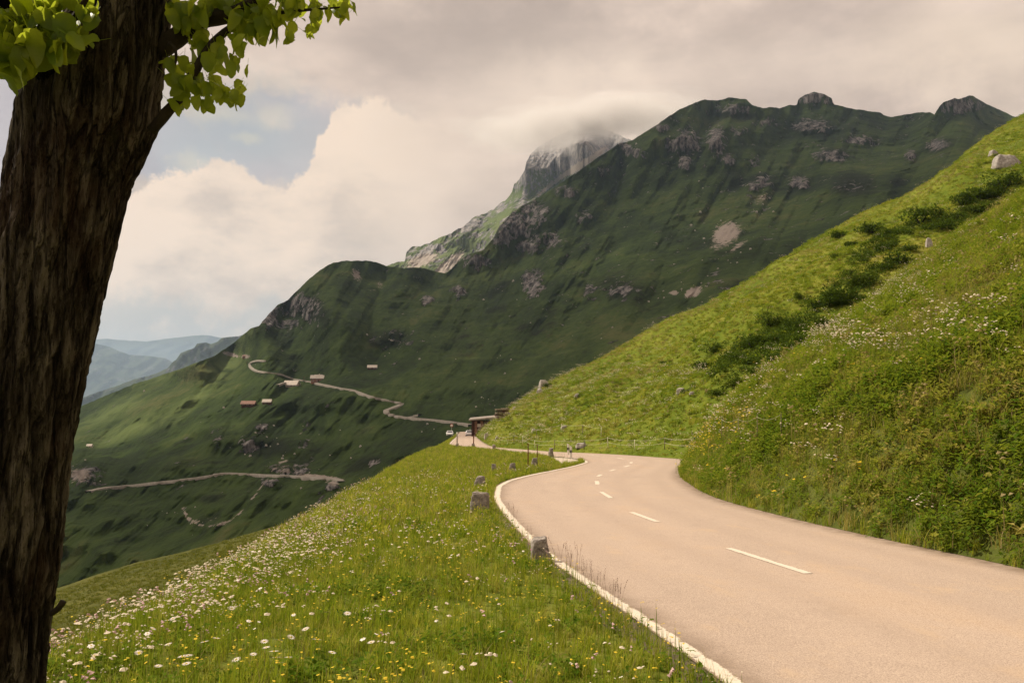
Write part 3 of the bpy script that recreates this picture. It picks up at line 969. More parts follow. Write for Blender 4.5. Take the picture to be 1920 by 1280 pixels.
# ------------------------------------------------------------------ ray helper for placing things on the land
def bvh_of(objs):
    vs_, fs_, k = [], [], 0
    for o in objs:
        n = len(o.data.vertices)
        co = np.empty(n * 3, np.float32)
        o.data.vertices.foreach_get('co', co)
        vs_.append(co.reshape(-1, 3))
        f = np.empty(len(o.data.polygons) * 4, np.int32)
        o.data.polygons.foreach_get('vertices', f)
        fs_.append(f.reshape(-1, 4) + k)
        k += n
    return BVHTree.FromPolygons(np.concatenate(vs_).tolist(), np.concatenate(fs_).tolist())


near_bvh = bvh_of([road, meadow, bank, hill])
mt_bvh = bvh_of([mountain])
CAMV = Vector((0, 0, CAMZ))


def hit(px, py, bvh=None):
    d = Vector(P(px, py, 1.0)) - CAMV
    d.normalize()
    h = (bvh or near_bvh).ray_cast(CAMV, d)
    if h[0] is None and bvh is None and py > 845:
        return Vector(P(px, py, road_d(py)))
    return h[0] if h[0] is not None else None


def ground_z(x, y, bvh=None):
    h = (bvh or near_bvh).ray_cast(Vector((x, y, 400)), Vector((0, 0, -1)))
    return h[0].z if h[0] is not None else 0.0
# ------------------------------------------------------------------ road markings
def strip(name, left, right, mat, dz, wear=0.0, kind='structure', wearfn=None):
    n = len(left)
    mid = [(left + right) * 0.5]
    V = np.stack([left, left * .75 + right * .25, left * .5 + right * .5, left * .25 + right * .75, right], 1)
    V[..., 2] += dz
    w = np.zeros((n, 5)) + wear
    w += 0.08; w[:, 0] += 0.75; w[:, -1] += 0.5
    if wearfn is not None:
        w += wearfn(V)
    o = grid_mesh(name, V, mat, {'wear': w})
    return tag(o, kind=kind)


yl = np.concatenate([np.arange(-6, 30, 0.12), np.arange(30, 62, 0.2)])
wl = 0.15 + 0.05 * sstep(8, 25, yl)
jit = 0.012 * fbm(yl * 2.2, 0.3, 0.7, 3)
Lft = np.stack([Ex(yl) + 0.0 + jit, yl, Rz(yl)], -1)
nrm = np.gradient(Lft[:, :2], axis=0)
nrm = np.stack([nrm[:, 1], -nrm[:, 0]], -1)
nrm /= np.linalg.norm(nrm, axis=1, keepdims=True)
Rgt = Lft.copy(); Rgt[:, :2] += nrm * (wl + 0.010 * fbm(yl * 3.1, 1.3, 2.7, 3))[:, None]
strip('edge_line', Lft, Rgt, MAT['paint'], 0.006)
yl = np.arange(112, 300, 1.0)
Lft = np.stack([Ex(yl) + 0.1, yl, Rz(yl)], -1); Rgt = Lft + np.array([0.22, 0, 0])
strip('edge_line', Lft, Rgt, MAT['paint'], 0.02)

dashes = [((1366, 1027.5), (1516, 1075), .125), ((1184, 960), (1233, 978), .13), ((1128, 922), (1146, 933.5), .14), ((1119, 901.5), (1120.5, 908), .16),
          ((1127, 889.5), (1121, 893), .16), ((1153, 879.8), (1144, 882.6), .16), ((1180, 872.3), (1171, 875), .17), ((1184, 866.0), (1183, 868.2), .18), ((1158, 858.3), (1170, 860.2), .2), ((1103, 852.2), (1124, 854.2), .2),
          ((1660, 1124), (2050, 1262), .12)]
for a, b, w in dashes[:-1]:
    A = P(a[0], a[1], road_d(a[1])); Bq = P(b[0], b[1], road_d(b[1]))
    ts = np.linspace(0, 1, 14)[:, None]
    c = A * (1 - ts) + Bq * ts
    c[:, 2] = Rz(c[:, 1])
    dv = (Bq - A)[:2]; dv /= np.linalg.norm(dv)
    nn = np.array([dv[1], -dv[0], 0]) * w / 2
    strip('centre_dash', c - nn, c + nn, MAT['paint'], 0.006, wear=-0.25)

# pale concrete corner inside the bend, with its kerb line
pad = [(1034, 857.2), (1060, 858.6), (1082, 861.6), (1091, 865.2), (1078, 869.6), (1064, 872.6), (1056, 869), (1048, 863)]
pp = np.array([P(a, b, road_d(b)) for a, b in pad]); pp[:, 2] = Rz(pp[:, 1]) + 0.012
pp2 = pp.copy(); pp2[:, 2] -= 0.2
n = len(pp)
o = mesh_obj('concrete_apron', np.vstack([pp, pp2]), [list(range(n))[::-1]] + [[i, (i + 1) % n, n + (i + 1) % n, n + i] for i in range(n)], MAT['concrete'], smooth=False)
tag(o, kind='structure')

# ------------------------------------------------------------------ far roads on the valley side
def mt_at(px, py):
    return hit(px, py, mt_bvh)


def far_road(pxs, width, lift=0.5):
    pts = catmull(np.array(pxs, float), len(pxs) * 14)
    c = [mt_at(a, b) for a, b in pts]
    c = np.array([tuple(q) for q in c if q is not None])
    # smooth along the run
    for _ in range(3):
        c[1:-1] = 0.25 * c[:-2] + 0.5 * c[1:-1] + 0.25 * c[2:]
    tg = np.gradient(c[:, :2], axis=0)
    tg /= np.linalg.norm(tg, axis=1, keepdims=True) + 1e-9
    nn = np.stack([tg[:, 1], -tg[:, 0], np.zeros(len(c))], -1)
    # keep the strip facing up the slope: pieces seen end-on stay a real width
    off = np.array([-1, -.5, 0, .5, 1]) * width / 2
    V = c[:, None] + nn[:, None] * off[None, :, None]
    V[..., 2] += lift
    V = np.concatenate([V[:, :1] - np.array([0, 0, 2.0]), V, V[:, -1:] - np.array([0, 0, 2.0])], 1)
    o = grid_mesh('valley_road', V, MAT['track'], smooth=False)
    tag(o, kind='structure')


far_road([(500, 677), (485, 676), (472, 680), (470, 687), (482, 695), (505, 699), (525, 702), (535, 706), (550, 711), (575, 715), (600, 720), (635, 728), (660, 732), (690, 743), (720, 750), (748, 756), (752, 759),
          (738, 765), (724, 771), (730, 777), (750, 782), (775, 785), (810, 788), (850, 793), (884, 798)], 4.2, 0.8)
far_road([(768, 784), (780, 780), (790, 778)], 5, 0.8)
far_road([(165, 922), (200, 915), (250, 910), (300, 904), (350, 899), (400, 891), (425, 888), (470, 890), (520, 892), (570, 895), (600, 898), (628, 899), (640, 904)], 3.8, 0.7)
far_road([(520, 722), (530, 718), (545, 716)], 3.5, 0.6)

# ------------------------------------------------------------------ tree beside the camera
TD = 3.2


def bark_material():
    m, t, out = new_mat('bark')
    tc = t.new('ShaderNodeTexCoord').outputs['Object']
    v = t.mapping(tc, (1, 1, 0.10))
    n1 = t.noise(v, 13, 7, 0.66, 0.5)
    n2 = t.noise(v, 30, 5, 0.7)
    n3 = t.noise(tc, 2.2, 3, 0.5)
    rel = t.attr('relief')
    f = t.math('ADD', t.math('MULTIPLY', n1, 0.5), t.math('ADD', t.math('MULTIPLY', n2, 0.2), t.math('MULTIPLY', rel, 0.3)))
    col = t.ramp(f, [(0.40, (0.003, 0.0025, 0.002)), (0.47, (0.013, 0.010, 0.007)), (0.54, (0.036, 0.029, 0.021)), (0.62, (0.14, 0.118, 0.09))])
    col = t.mix(t.step(n3, 0.52, 0.66, 0, 0.25), col, (0.050, 0.020, 0.010))
    vc = t.new('ShaderNodeTexVoronoi', feature='DISTANCE_TO_EDGE'); vc.inputs['Scale'].default_value = 17
    wrp = t.new('ShaderNodeVectorMath', operation='ADD'); t.link(t.mapping(tc, (1, 1, 0.09)), wrp.inputs[0])
    ws = t.new('ShaderNodeVectorMath', operation='SCALE'); t.link(t.noise(v, 10, 4, 0.6, 0, 1), ws.inputs[0]); ws.inputs['Scale'].default_value = 0.10
    t.link(ws.outputs[0], wrp.inputs[1]); t.link(wrp.outputs[0], vc.inputs['Vector'])
    crk = t.step(vc.outputs['Distance'], 0.0, 0.11, 0.35, 1.0)
    n4 = t.noise(t.mapping(tc, (1, 1, 0.16)), 95, 4, 0.75)
    col = t.mix(t.math('SUBTRACT', 1.0, crk), col, (0.004, 0.003, 0.002))
    col = t.mix(t.step(n4, 0.52, 0.64, 0, 0.4), col, (0.075, 0.060, 0.043))
    col = t.mix(t.step(n4, 0.48, 0.38, 0, 0.7), col, (0.006, 0.004, 0.003))
    f = t.math('ADD', f, t.math('ADD', t.math('MULTIPLY', crk, 0.55), t.math('MULTIPLY', n4, 0.35)))
    nm = t.noise(tc, 5, 5, 0.7)
    col = t.mix(t.step(nm, 0.58, 0.72, 0, 0.35), col, (0.035, 0.038, 0.012))
    principled(t, out, col, 0.95, 0.03, f, 1.0, 0.05)
    return m


MAT['bark'] = bark_material()
MAT['twig'] = simple_mat('dark_twig_bark', (0.030, 0.022, 0.014), (0.014, 0.010, 0.007), 20)


def leaf_material():
    m, t, out = new_mat('leaf_green')
    rnd = t.new('ShaderNodeObjectInfo').outputs['Random']
    tc = t.new('ShaderNodeTexCoord').outputs['Object']
    base = t.ramp(rnd, [(0.0, (0.075, 0.15, 0.010)), (0.5, (0.12, 0.20, 0.012)), (1.0, (0.19, 0.24, 0.018))])
    n = t.noise(tc, 18, 3, 0.5)
    base = t.mix(t.step(n, 0.35, 0.7, 0, 0.35), base, (0.045, 0.085, 0.010))
    p = t.new('ShaderNodeBsdfPrincipled')
    t.link(base, p.inputs['Base Color']); p.inputs['Roughness'].default_value = 0.42; p.inputs['Specular IOR Level'].default_value = 0.4
    tr = t.new('ShaderNodeBsdfTranslucent')
    tcol = t.mix(0.5, base, (0.74, 0.78, 0.05))
    t.link(tcol, tr.inputs[0])
    mx = t.new('ShaderNodeMixShader'); mx.inputs[0].default_value = 0.64
    t.link(p.outputs[0], mx.inputs[1]); t.link(tr.outputs[0], mx.inputs[2])
    t.link(mx.outputs[0], out.inputs[0])
    return m


MAT['leaf'] = leaf_material()


def tube_mesh(pts, radii, nseg=10, noise_amp=0.0, seed=0.0):
    pts = np.asarray(pts, float)
    n = len(pts)
    tg = np.gradient(pts, axis=0)
    tg /= np.linalg.norm(tg, axis=1, keepdims=True)
    ref = np.array([0.0, 1.0, 0.05])
    verts, faces = [], []
    for i in range(n):
        a = np.cross(tg[i], ref); a /= np.linalg.norm(a)
        b = np.cross(a, tg[i])
        for k in range(nseg):
            th = 2 * math.pi * k / nseg
            r = radii[i]
            if noise_amp:
                r *= 1 + noise_amp * float(pn(math.cos(th) * 1.3 + seed, math.sin(th) * 1.3, i * 0.55))
            verts.append(pts[i] + (a * math.cos(th) + b * math.sin(th)) * r)
    for i in range(n - 1):
        for k in range(nseg):
            faces.append((i * nseg + k, i * nseg + (k + 1) % nseg, (i + 1) * nseg + (k + 1) % nseg, (i + 1) * nseg + k))
    faces.append(list(range(nseg))[::-1])
    faces.append([(n - 1) * nseg + k for k in range(nseg)])
    return verts, faces


tree_base = np.array([-2.22, TD, ground_z(-2.22, TD)])
tree = empty('broadleaf_tree', tree_base)
tag(tree, 'leaning old broadleaf tree with rough dark bark at the meadow edge', 'tree')

# trunk outline: (photo y, left x, right x)
trunk_rows = [(1790, -330, 78), (1500, -250, 66), (1280, -205, 86), (1200, -190, 94), (1100, -172, 108), (1000, -150, 120), (900, -128, 130), (830, -112, 140), (760, -98, 154), (700, -84, 166),
              (630, -66, 181), (560, -48, 196), (480, -32, 216), (400, -14, 234), (350, -4, 247), (300, 12, 270), (255, 22, 287), (215, 24, 299), (170, 40, 306), (130, 60, 311), (90, 84, 316), (50, 112, 321),
              (0, 132, 326), (-80, 160, 338), (-200, 205, 365), (-340, 255, 400), (-500, 310, 440)]
tr = np.array(trunk_rows, float)[::-1]
ys = np.linspace(tr[0, 0], tr[-1, 0], 330)
lf = pchip(tr[:, 0], tr[:, 1])(ys); rt = pchip(tr[:, 0], tr[:, 2])(ys)
al_, ar_ = np.arctan((lf - 960) / FPX), np.arctan((rt - 960) / FPX)
am_ = (al_ + ar_) / 2
cen = P(960 + FPX * np.tan(am_), ys, np.full(len(ys), TD))
rad = TD / np.cos(am_) * np.sin((ar_ - al_) / 2)
NS = 150
th = np.linspace(0, 2 * np.pi, NS, endpoint=False)
TH, YS = np.meshgrid(th, ys)
wob = 0.35 * pn(YS / 170, 0.2, 0.4)
g1 = ridged(np.cos(TH + wob) * 3.2, np.sin(TH + wob) * 3.2, YS / 330, 3)
g2 = ridged(np.cos(TH + wob) * 8.0, np.sin(TH + wob) * 8.0, YS / 160 + 5, 3)
g3 = fbm(np.cos(TH) * 14, np.sin(TH) * 14, YS / 60 + 9, 3)
g4 = fbm(np.cos(TH) * 1.2, np.sin(TH) * 1.2, YS / 130 + 2, 3)
relief_ = 0.5 * g1 + 0.32 * g2 + 0.18 * g3
R0 = rad[:, None] * (1 + 0.10 * g1 + 0.075 * g2 + 0.03 * g3 + 0.05 * g4)
ext_ = (R0 * np.cos(TH - am_[:, None] * -1)).max(1) / rad
ker = np.ones(9) / 9
ext_ = np.convolve(np.pad(ext_, 4, mode='edge'), ker, 'valid')
R0 /= ext_[:, None]
# swollen collar and knots near the fork
R0 += rad[:, None] * 0.06 * np.exp(-((YS - 225) / 40) ** 2) * (0.5 + g4)
TV = np.zeros((len(ys), NS + 1, 3))
for k in range(NS + 1):
    kk = k % NS
    TV[:, k, 0] = cen[:, 0] + R0[:, kk] * math.cos(th[kk])
    TV[:, k, 1] = cen[:, 1] + R0[:, kk] * math.sin(th[kk])
    TV[:, k, 2] = cen[:, 2]
TV -= tree_base
rl = np.concatenate([relief_, relief_[:, :1]], 1) * 0.5 + 0.5
trunk = grid_mesh('trunk', TV[::-1], MAT['bark'], {'relief': rl[::-1]})
trunk.parent = tree


def px_curve(lst, n=16):
    p = P(*np.array(lst, float).T)
    return catmull(p, n) - tree_base


limbs = [
    ([(300, 92, 3.2), (330, 72, 3.18), (375, 40, 3.15), (420, 30, 3.12), (447, 22, 3.1), (480, 0, 3.08), (520, -40, 3.05), (560, -110, 3.0)], (.040, .016)),
    ([(285, 245, 3.15), (312, 212, 3.12), (340, 178, 3.1), (365, 135, 3.1), (385, 100, 3.1), (410, 70, 3.1), (440, 46, 3.1), (452, 22, 3.1)], (.021, .013)),
    ([(318, 82, 3.1), (328, 92, 3.08), (330, 112, 3.07), (325, 135, 3.06)], (.008, .003)),
    ([(448, 24, 3.1), (490, 30, 3.05), (540, 22, 3.0), (590, 18, 2.96), (640, 14, 2.95)], (.010, .003)),
    ([(452, 20, 3.1), (520, -10, 3.1), (600, -40, 3.1), (700, -80, 3.05)], (.014, .005)),
    ([(350, 165, 3.1), (380, 172, 3.05), (415, 182, 3.02), (450, 190, 3.0)], (.006, .002)),
    ([(400, 80, 3.1), (410, 105, 3.06), (418, 128, 3.05)], (.005, .002)),
    ([(120, 190, 3.1), (95, 120, 3.0), (70, 60, 2.95), (30, 20, 2.9), (-40, -40, 2.85), (-120, -120, 2.8)], (.075, .03)),
    ([(80, 78, 2.95), (40, 62, 2.9), (-10, 74, 2.85), (-60, 90, 2.8)], (.028, .010)),
    ([(95, 110, 2.97), (130, 50, 2.9), (150, 20, 2.85), (180, -40, 2.8)], (.018, .007)),
    ([(96, 1150, 3.14), (108, 1141, 3.12), (116, 1131, 3.1), (119, 1126, 3.1)], (.010, .012)),
]
for lst, (r0, r1) in limbs:
    c = px_curve(lst, 22)
    v_, f_ = tube_mesh(c, np.linspace(r0, r1, len(c)) * (1 + 0.12 * fbm(np.arange(len(c)) * .5, lst[0][0], 0.2, 2)), 9, 0.15, lst[0][0])
    o = mesh_obj('branch', v_, f_, MAT['twig'] if r0 < .05 else MAT['bark'], tree)
    if lst[0][1] > 1000:
        o.name = 'stub'


def leaf_mesh(L, W, bend, fold, wav, seed, roundness=0.52):
    rg = random.Random(seed)
    n = 13
    verts, faces = [], []
    for i in range(n + 1):
        t_ = i / n
        w = W * (math.sin(math.pi * min(1, t_ ** 0.80)) ** roundness) * (1.0 if i else 0)
        if i == n: w = 0
        w *= 1 + 0.06 * math.sin(t_ * 19 + seed)
        x = L * t_
        z0 = -bend * t_ * t_ * L
        for s in (-1, -.5, 0, .5, 1):
            verts.append((x, s * w, z0 + abs(s) * w * fold + wav * math.sin(t_ * 9 + s * 2 + seed) * w * abs(s)))
    for i in range(n):
        for k in range(4):
            a = i * 5 + k
            faces.append((a, a + 1, a + 6, a + 5))
    # petiole
    b = len(verts)
    r = L * 0.012
    for x in (-0.42 * L, 0.04 * L):
        for k in range(3):
            th_ = k * 2.094
            verts.append((x, math.cos(th_) * r, math.sin(th_) * r + (x < 0) * L * 0.10))
    for k in range(3):
        faces.append((b + k, b + (k + 1) % 3, b + 3 + (k + 1) % 3, b + 3 + k))
    me = bpy.data.meshes.new('leaf')
    me.from_pydata(verts, [], faces)
    me.polygons.foreach_set('use_smooth', np.ones(len(me.polygons), bool))
    me.materials.append(MAT['leaf'])
    me.update()
    return me


leaf_meshes = [leaf_mesh(1, 0.30 + 0.035 * (i % 4), 0.25 + 0.2 * (i % 3), 0.15 + 0.2 * (i % 2), 0.12, i * 3 + 1) for i in range(8)]
# clusters of leaves: photo x, y, rx, ry, count, leaf length in photo px, depth, droop
clusters = [(40, 30, 60, 45, 38, 50, 2.85), (120, 20, 60, 35, 28, 48, 2.85), (30, 95, 45, 35, 20, 52, 2.8), (28, 128, 30, 22, 9, 54, 2.78), (110, 75, 45, 26, 14, 58, 2.8), (150, 68, 18, 22, 5, 52, 2.78), (105, 95, 18, 10, 4, 55, 2.76), (60, 70, 30, 26, 6, 55, 2.9),
            (-60, 50, 60, 90, 20, 60, 2.8),
            (355, 22, 40, 26, 20, 44, 3.1), (420, 8, 50, 14, 16, 42, 3.1), (340, 50, 16, 18, 6, 42, 3.15), (470, 32, 40, 26, 18, 40, 3.05), (520, 40, 36, 22, 13, 38, 3.02), (500, 62, 26, 14, 7, 36, 3.0), (545, 72, 10, 10, 2, 32, 3.0), (520, 8, 60, 14, 16, 36, 3.05),
            (570, 18, 34, 20, 14, 32, 3.0), (578, 52, 10, 16, 5, 26, 3.0), (610, 14, 26, 16, 10, 30, 2.98), (642, 10, 18, 14, 7, 28, 2.96), (640, 30, 12, 8, 3, 28, 2.96), (660, 12, 6, 10, 2, 24, 2.95),
            (375, 75, 18, 18, 5, 40, 3.12), (372, 98, 10, 12, 2, 38, 3.1), (405, 108, 20, 18, 5, 40, 3.05), (427, 130, 14, 12, 2, 42, 3.04), (450, 68, 22, 18, 6, 36, 3.04), (448, 104, 14, 16, 5, 30, 3.04), (460, 136, 8, 5, 1, 24, 3.03), (415, 82, 12, 10, 2, 34, 3.08),
            (330, 145, 16, 16, 5, 38, 3.1), (345, 124, 16, 6, 3, 34, 3.08), (352, 165, 26, 18, 11, 36, 3.06), (392, 160, 28, 18, 12, 34, 3.04), (425, 178, 24, 18, 10, 32, 3.02), (448, 186, 14, 14, 6, 28, 3.0), (446, 162, 10, 8, 2, 26, 3.0), (375, 192, 26, 10, 5, 34, 3.04),
            (335, 190, 12, 14, 4, 34, 3.08), (318, 110, 8, 14, 3, 30, 3.12), (460, 40, 30, 22, 10, 38, 3.1)]
lr = random.Random(21)
leaves = []
for cx_, cy_, rx, ry, cnt, lp, dd in clusters:
    for _ in range(max(1, round(cnt * 1.25))):
        a = lr.uniform(0, 2 * math.pi); q = math.sqrt(lr.random())
        px, py = cx_ + rx * q * math.cos(a), cy_ + ry * q * math.sin(a)
        d = dd + lr.uniform(-0.08, 0.08)
        L = lp / FPX * d * lr.uniform(0.60, 1.08)
        # hang outward and down, blade turned mostly towards the open sky and the viewer
        yaw, pitch, roll = lr.uniform(-math.pi, math.pi), lr.uniform(0.15, 1.25), lr.uniform(-1.0, 1.0)
        M = Matrix.Rotation(yaw, 4, 'Z') @ Matrix.Rotation(pitch, 4, 'Y') @ Matrix.Rotation(roll, 4, 'X')
        loc = Vector(P(px, py, d) - tree_base) - (M @ Vector((1, 0, 0))) * L * 0.5
        seen = -20 < px < 700 and py > -20
        leaves.append((L / d if seen else 0.0, L, M, loc, (roll, pitch, yaw), lr.randrange(8)))
leaves.sort(key=lambda q: -q[0])
for sz, L, M, loc, rot, k in leaves[:300]:
    o = bpy.data.objects.new('leaf', leaf_meshes[k])
    o.rotation_euler, o.scale, o.location = rot, (L, L, L), loc
    link(o, tree)
# the smaller leaves beyond the 300 largest, joined
lv, lf_ = [], []
for sz, L, M, loc, rot, k in leaves[300:]:
    b = len(lv)
    lv += [loc + (M @ v.co) * L for v in leaf_meshes[k].vertices]
    lf_ += [tuple(b + q for q in p.vertices) for p in leaf_meshes[k].polygons]
if lv:
    o = mesh_obj('small_leaves', lv, lf_, MAT['leaf'], tree)
    o['kind'] = 'stuff'
# unseen crown leaves above the frame, added to shade the trunk
cv, cf = [], []
cc_ = 0
while cc_ < 5200:
    v = Vector((lr.gauss(0, 1), lr.gauss(0, 1), lr.gauss(0, 1))).normalized() * lr.random() ** 0.33
    q = np.array([-0.4 + v.x * 3.0, 1.2 + v.y * 1.9, 4.7 + v.z * 1.5])
    if q[1] > 2.75: continue
    a, b = proj(q)
    if q[1] * cp + (q[2] - CAMZ) * sp > 0.02 and -150 < a < 2070 and b > -120: continue
    cc_ += 1
    L = lr.uniform(.08, .12)
    M = Matrix.Translation(Vector(q - tree_base)) @ Matrix.Rotation(lr.uniform(-3, 3), 4, 'Z') @ Matrix.Rotation(lr.uniform(0, 1.0), 4, 'Y') @ Matrix.Rotation(lr.uniform(-1, 1), 4, 'X') @ Matrix.Scale(L, 4)
    b = len(cv)
    for q in ((0, 0, 0), (.35, .42, .06), (.7, .34, 0), (1, 0, -.1), (.7, -.34, 0), (.35, -.42, .06)):
        cv.append(M @ Vector(q))
    cf.append(tuple(range(b, b + 6)))
o = mesh_obj('trunk_shade_foliage', cv, cf, MAT['leaf'], tree)
o['kind'] = 'stuff'

# ------------------------------------------------------------------ stone bollards
def granite_material():
    m, t, out = new_mat('lichened_granite')
    tc = t.new('ShaderNodeTexCoord').outputs['Object']
    rnd = t.new('ShaderNodeObjectInfo').outputs['Random']
    n1 = t.noise(tc, 7, 6, 0.7); n2 = t.noise(tc, 34, 4, 0.7); n3 = t.noise(t.mapping(tc, (1, 1, 2.6)), 5, 5, 0.7)
    f = t.math('ADD', t.math('MULTIPLY', n1, 0.5), t.math('ADD', t.math('MULTIPLY', n2, 0.3), t.math('MULTIPLY', n3, 0.2)))
    col = t.ramp(f, [(0.40, (0.09, 0.075, 0.065)), (0.48, (0.23, 0.20, 0.175)), (0.55, (0.37, 0.325, 0.285)), (0.64, (0.55, 0.48, 0.41))])
    col = t.mix(t.step(n3, 0.58, 0.68, 0, 0.5), col, (0.34, 0.29, 0.16))
    col = t.mix(t.math('MULTIPLY', rnd, 0.25), col, (0.16, 0.13, 0.11))
    principled(t, out, col, 0.92, 0.1, f, 0.9, 0.03)
    return m


MAT['granite'] = granite_material()
MAT['rock'] = simple_mat('pale_limestone', (0.44, 0.40, 0.35), (0.22, 0.19, 0.165), 2.5, bump_s=0.8, bump_d=0.05)


def stone_mesh(seed, w, dpt, h, top=0.82, round_=0.25, amp=0.05, name='bollard'):
    """rough tapered block with broken top"""
    bm = bmesh.new()
    bmesh.ops.create_cube(bm, size=1.0)
    bmesh.ops.bevel(bm, geom=bm.edges[:], offset=0.10 + round_ * 0.2, segments=3, affect='EDGES', profile=0.6)
    bmesh.ops.subdivide_edges(bm, edges=bm.edges[:], cuts=2, use_grid_fill=True)
    co = np.array([v.co[:] for v in bm.verts])
    z = co[:, 2] + 0.5
    tp = 1 - (1 - top) * z ** 1.3
    slant = 0.10 * float(pn(seed, 0.3, 0.7))
    co2 = np.stack([co[:, 0] * w * tp, co[:, 1] * dpt * tp, (z - 0.18) * h * 1.22], 1)
    co2[:, 2] += z ** 3 * slant * co[:, 0] * h * 2
    s = 2.2 / max(w, h)
    dn = fbm(co2[:, 0] * s + seed, co2[:, 1] * s, co2[:, 2] * s, 4)[:, None]
    dr = co.copy(); dr /= np.linalg.norm(dr, axis=1, keepdims=True)
    co2 += dr * dn * amp * max(w, h) * 1.6
    for v, c in zip(bm.verts, co2):
        v.co = c
    me = bpy.data.meshes.new(name)
    bm.to_mesh(me); bm.free()
    me.polygons.foreach_set('use_smooth', np.ones(len(me.polygons), bool))
    return me


# (photo x centre, y base, width px, height px, label)
bollards = [(1014, 1056, 36, 47, 'weathered granite guard stone with a pink flower, nearest along the road edge', 1),
            (899, 964, 33, 41, 'squat grey guard stone on the bend, second nearest along the road edge', 2),
            (900, 916, 19, 23, 'small grey guard stone just behind the squat one on the bend', 3),
            (927, 886, 10, 16, 'little guard stone half hidden in grass, left of the rusty posts', 4),
            (961, 885, 11, 17, 'dark little guard stone in the verge just left of the rusty posts', 5),
            (1002, 877, 11, 18, 'mossy guard stone at the foot of the two rusty posts', 6),
            (1034, 858, 8, 18, 'upright pale guard stone at the corner of the concrete apron', 7),
            (857, 840, 5.5, 9, 'tiny guard stone at the base of the white tipped marker pole', 8),
            (887.5, 840, 5.5, 9, 'tiny guard stone at the base of the reddish marker pole', 9),
            (926.5, 841, 6, 8, 'tiny lone guard stone beside the far stretch of road', 10)]
boll_pts = []
for px, py, wp, hp, lab, sd in bollards:
    p = hit(px, py)
    d = p.y
    me = stone_mesh(sd * 5.3, wp / FPX * d * 1.08, wp / FPX * d * 0.95, hp / FPX * d, 0.72 if sd != 2 else 0.84, 0.45, 0.13)
    me.materials.append(MAT['granite'])
    o = bpy.data.objects.new('guard_stone', me)
    o.location = p
    o.rotation_euler = (R_(random.uniform(-3, 3)), R_(random.uniform(-4, 4)), R_(random.uniform(-14, 14)))
    link(o)
    tag(o, lab, 'bollard', 'guard stones along the valley side of the road')
    boll_pts.append(p)


# ------------------------------------------------------------------ simple builders
def box_bm(bm, c, s, rot=None):
    r = bmesh.ops.create_cube(bm, size=1.0)
    M = Matrix.Translation(c) @ (rot.to_4x4() if rot else Matrix.Identity(4)) @ Matrix.Diagonal((*s, 1))
    bmesh.ops.transform(bm, matrix=M, verts=r['verts'])
    return r['verts']


def part(name, bm, mat, parent, smooth=False, bevel=0.0):
    if bevel:
        bmesh.ops.bevel(bm, geom=bm.edges[:], offset=bevel, segments=2, affect='EDGES')
    me = bpy.data.meshes.new(name)
    bm.to_mesh(me); bm.free()
    if smooth:
        me.polygons.foreach_set('use_smooth', np.ones(len(me.polygons), bool))
    me.materials.append(mat)
    return link(bpy.data.objects.new(name, me), parent)


def boxpart(name, c, s, mat, parent, bevel=0.0):
    bm = bmesh.new(); box_bm(bm, c, s)
    return part(name, bm, mat, parent, bevel=bevel)


def cyl_bm(bm, p0, p1, r0, r1=None, n=8):
    p0, p1 = Vector(p0), Vector(p1)
    d = p1 - p0
    r = bmesh.ops.create_cone(bm, cap_ends=True, segments=n, radius1=r0, radius2=r0 if r1 is None else r1, depth=d.length)
    q = Vector((0, 0, 1)).rotation_difference(d.normalized())
    bmesh.ops.transform(bm, matrix=Matrix.Translation((p0 + p1) / 2) @ q.to_matrix().to_4x4(), verts=r['verts'])


def cylpart(name, p0, p1, r0, mat, parent, r1=None, n=8):
    bm = bmesh.new(); cyl_bm(bm, p0, p1, r0, r1, n)
    return part(name, bm, mat, parent, smooth=True)


MAT['white'] = simple_mat('white_plastic', (0.80, 0.76, 0.70), (0.66, 0.62, 0.56), 8, rough=0.5)
MAT['black'] = simple_mat('black_plastic', (0.016, 0.016, 0.016), (0.030, 0.030, 0.028), 8, rough=0.5)
MAT['rust'] = simple_mat('rusty_steel', (0.20, 0.065, 0.030), (0.10, 0.035, 0.020), 12)
MAT['oldwood'] = simple_mat('weathered_wood', (0.22, 0.17, 0.12), (0.12, 0.09, 0.06), 5, stretch=(1, 1, .2))
MAT['darkwood'] = simple_mat('dark_stained_wood', (0.075, 0.030, 0.018), (0.035, 0.016, 0.010), 1.5, stretch=(3, 3, .4))
MAT['redwood'] = simple_mat('reddish_boards', (0.26, 0.13, 0.085), (0.16, 0.075, 0.05), 1.2)
MAT['plaster'] = simple_mat('pale_plaster', (0.56, 0.48, 0.40), (0.44, 0.37, 0.31), 0.8)
MAT['slate'] = simple_mat('grey_roofing', (0.42, 0.36, 0.31), (0.28, 0.24, 0.21), 0.8)
MAT['tin'] = simple_mat('pale_sheet_roof', (0.58, 0.51, 0.44), (0.44, 0.38, 0.32), 0.6)
MAT['redroof'] = simple_mat('rusty_roof', (0.27, 0.15, 0.11), (0.19, 0.11, 0.08), 0.8)
MAT['carwhite'] = simple_mat('white_car_paint', (0.86, 0.84, 0.82), (0.82, 0.80, 0.78), 1.0, rough=0.25, spec=0.5, bump_s=0.0)
MAT['glass'] = simple_mat('dark_car_glass', (0.05, 0.055, 0.06), (0.03, 0.033, 0.036), 1.0, rough=0.08, spec=0.6, bump_s=0.0)
MAT['tyre'] = simple_mat('tyre_rubber', (0.02, 0.02, 0.02), (0.03, 0.03, 0.03), 6)
MAT['redlens'] = simple_mat('red_plastic', (0.45, 0.03, 0.02), (0.35, 0.02, 0.02), 4, rough=0.3)
MAT['tape'] = simple_mat('pale_fence_tape', (0.62, 0.58, 0.42), (0.5, 0.46, 0.32), 3)
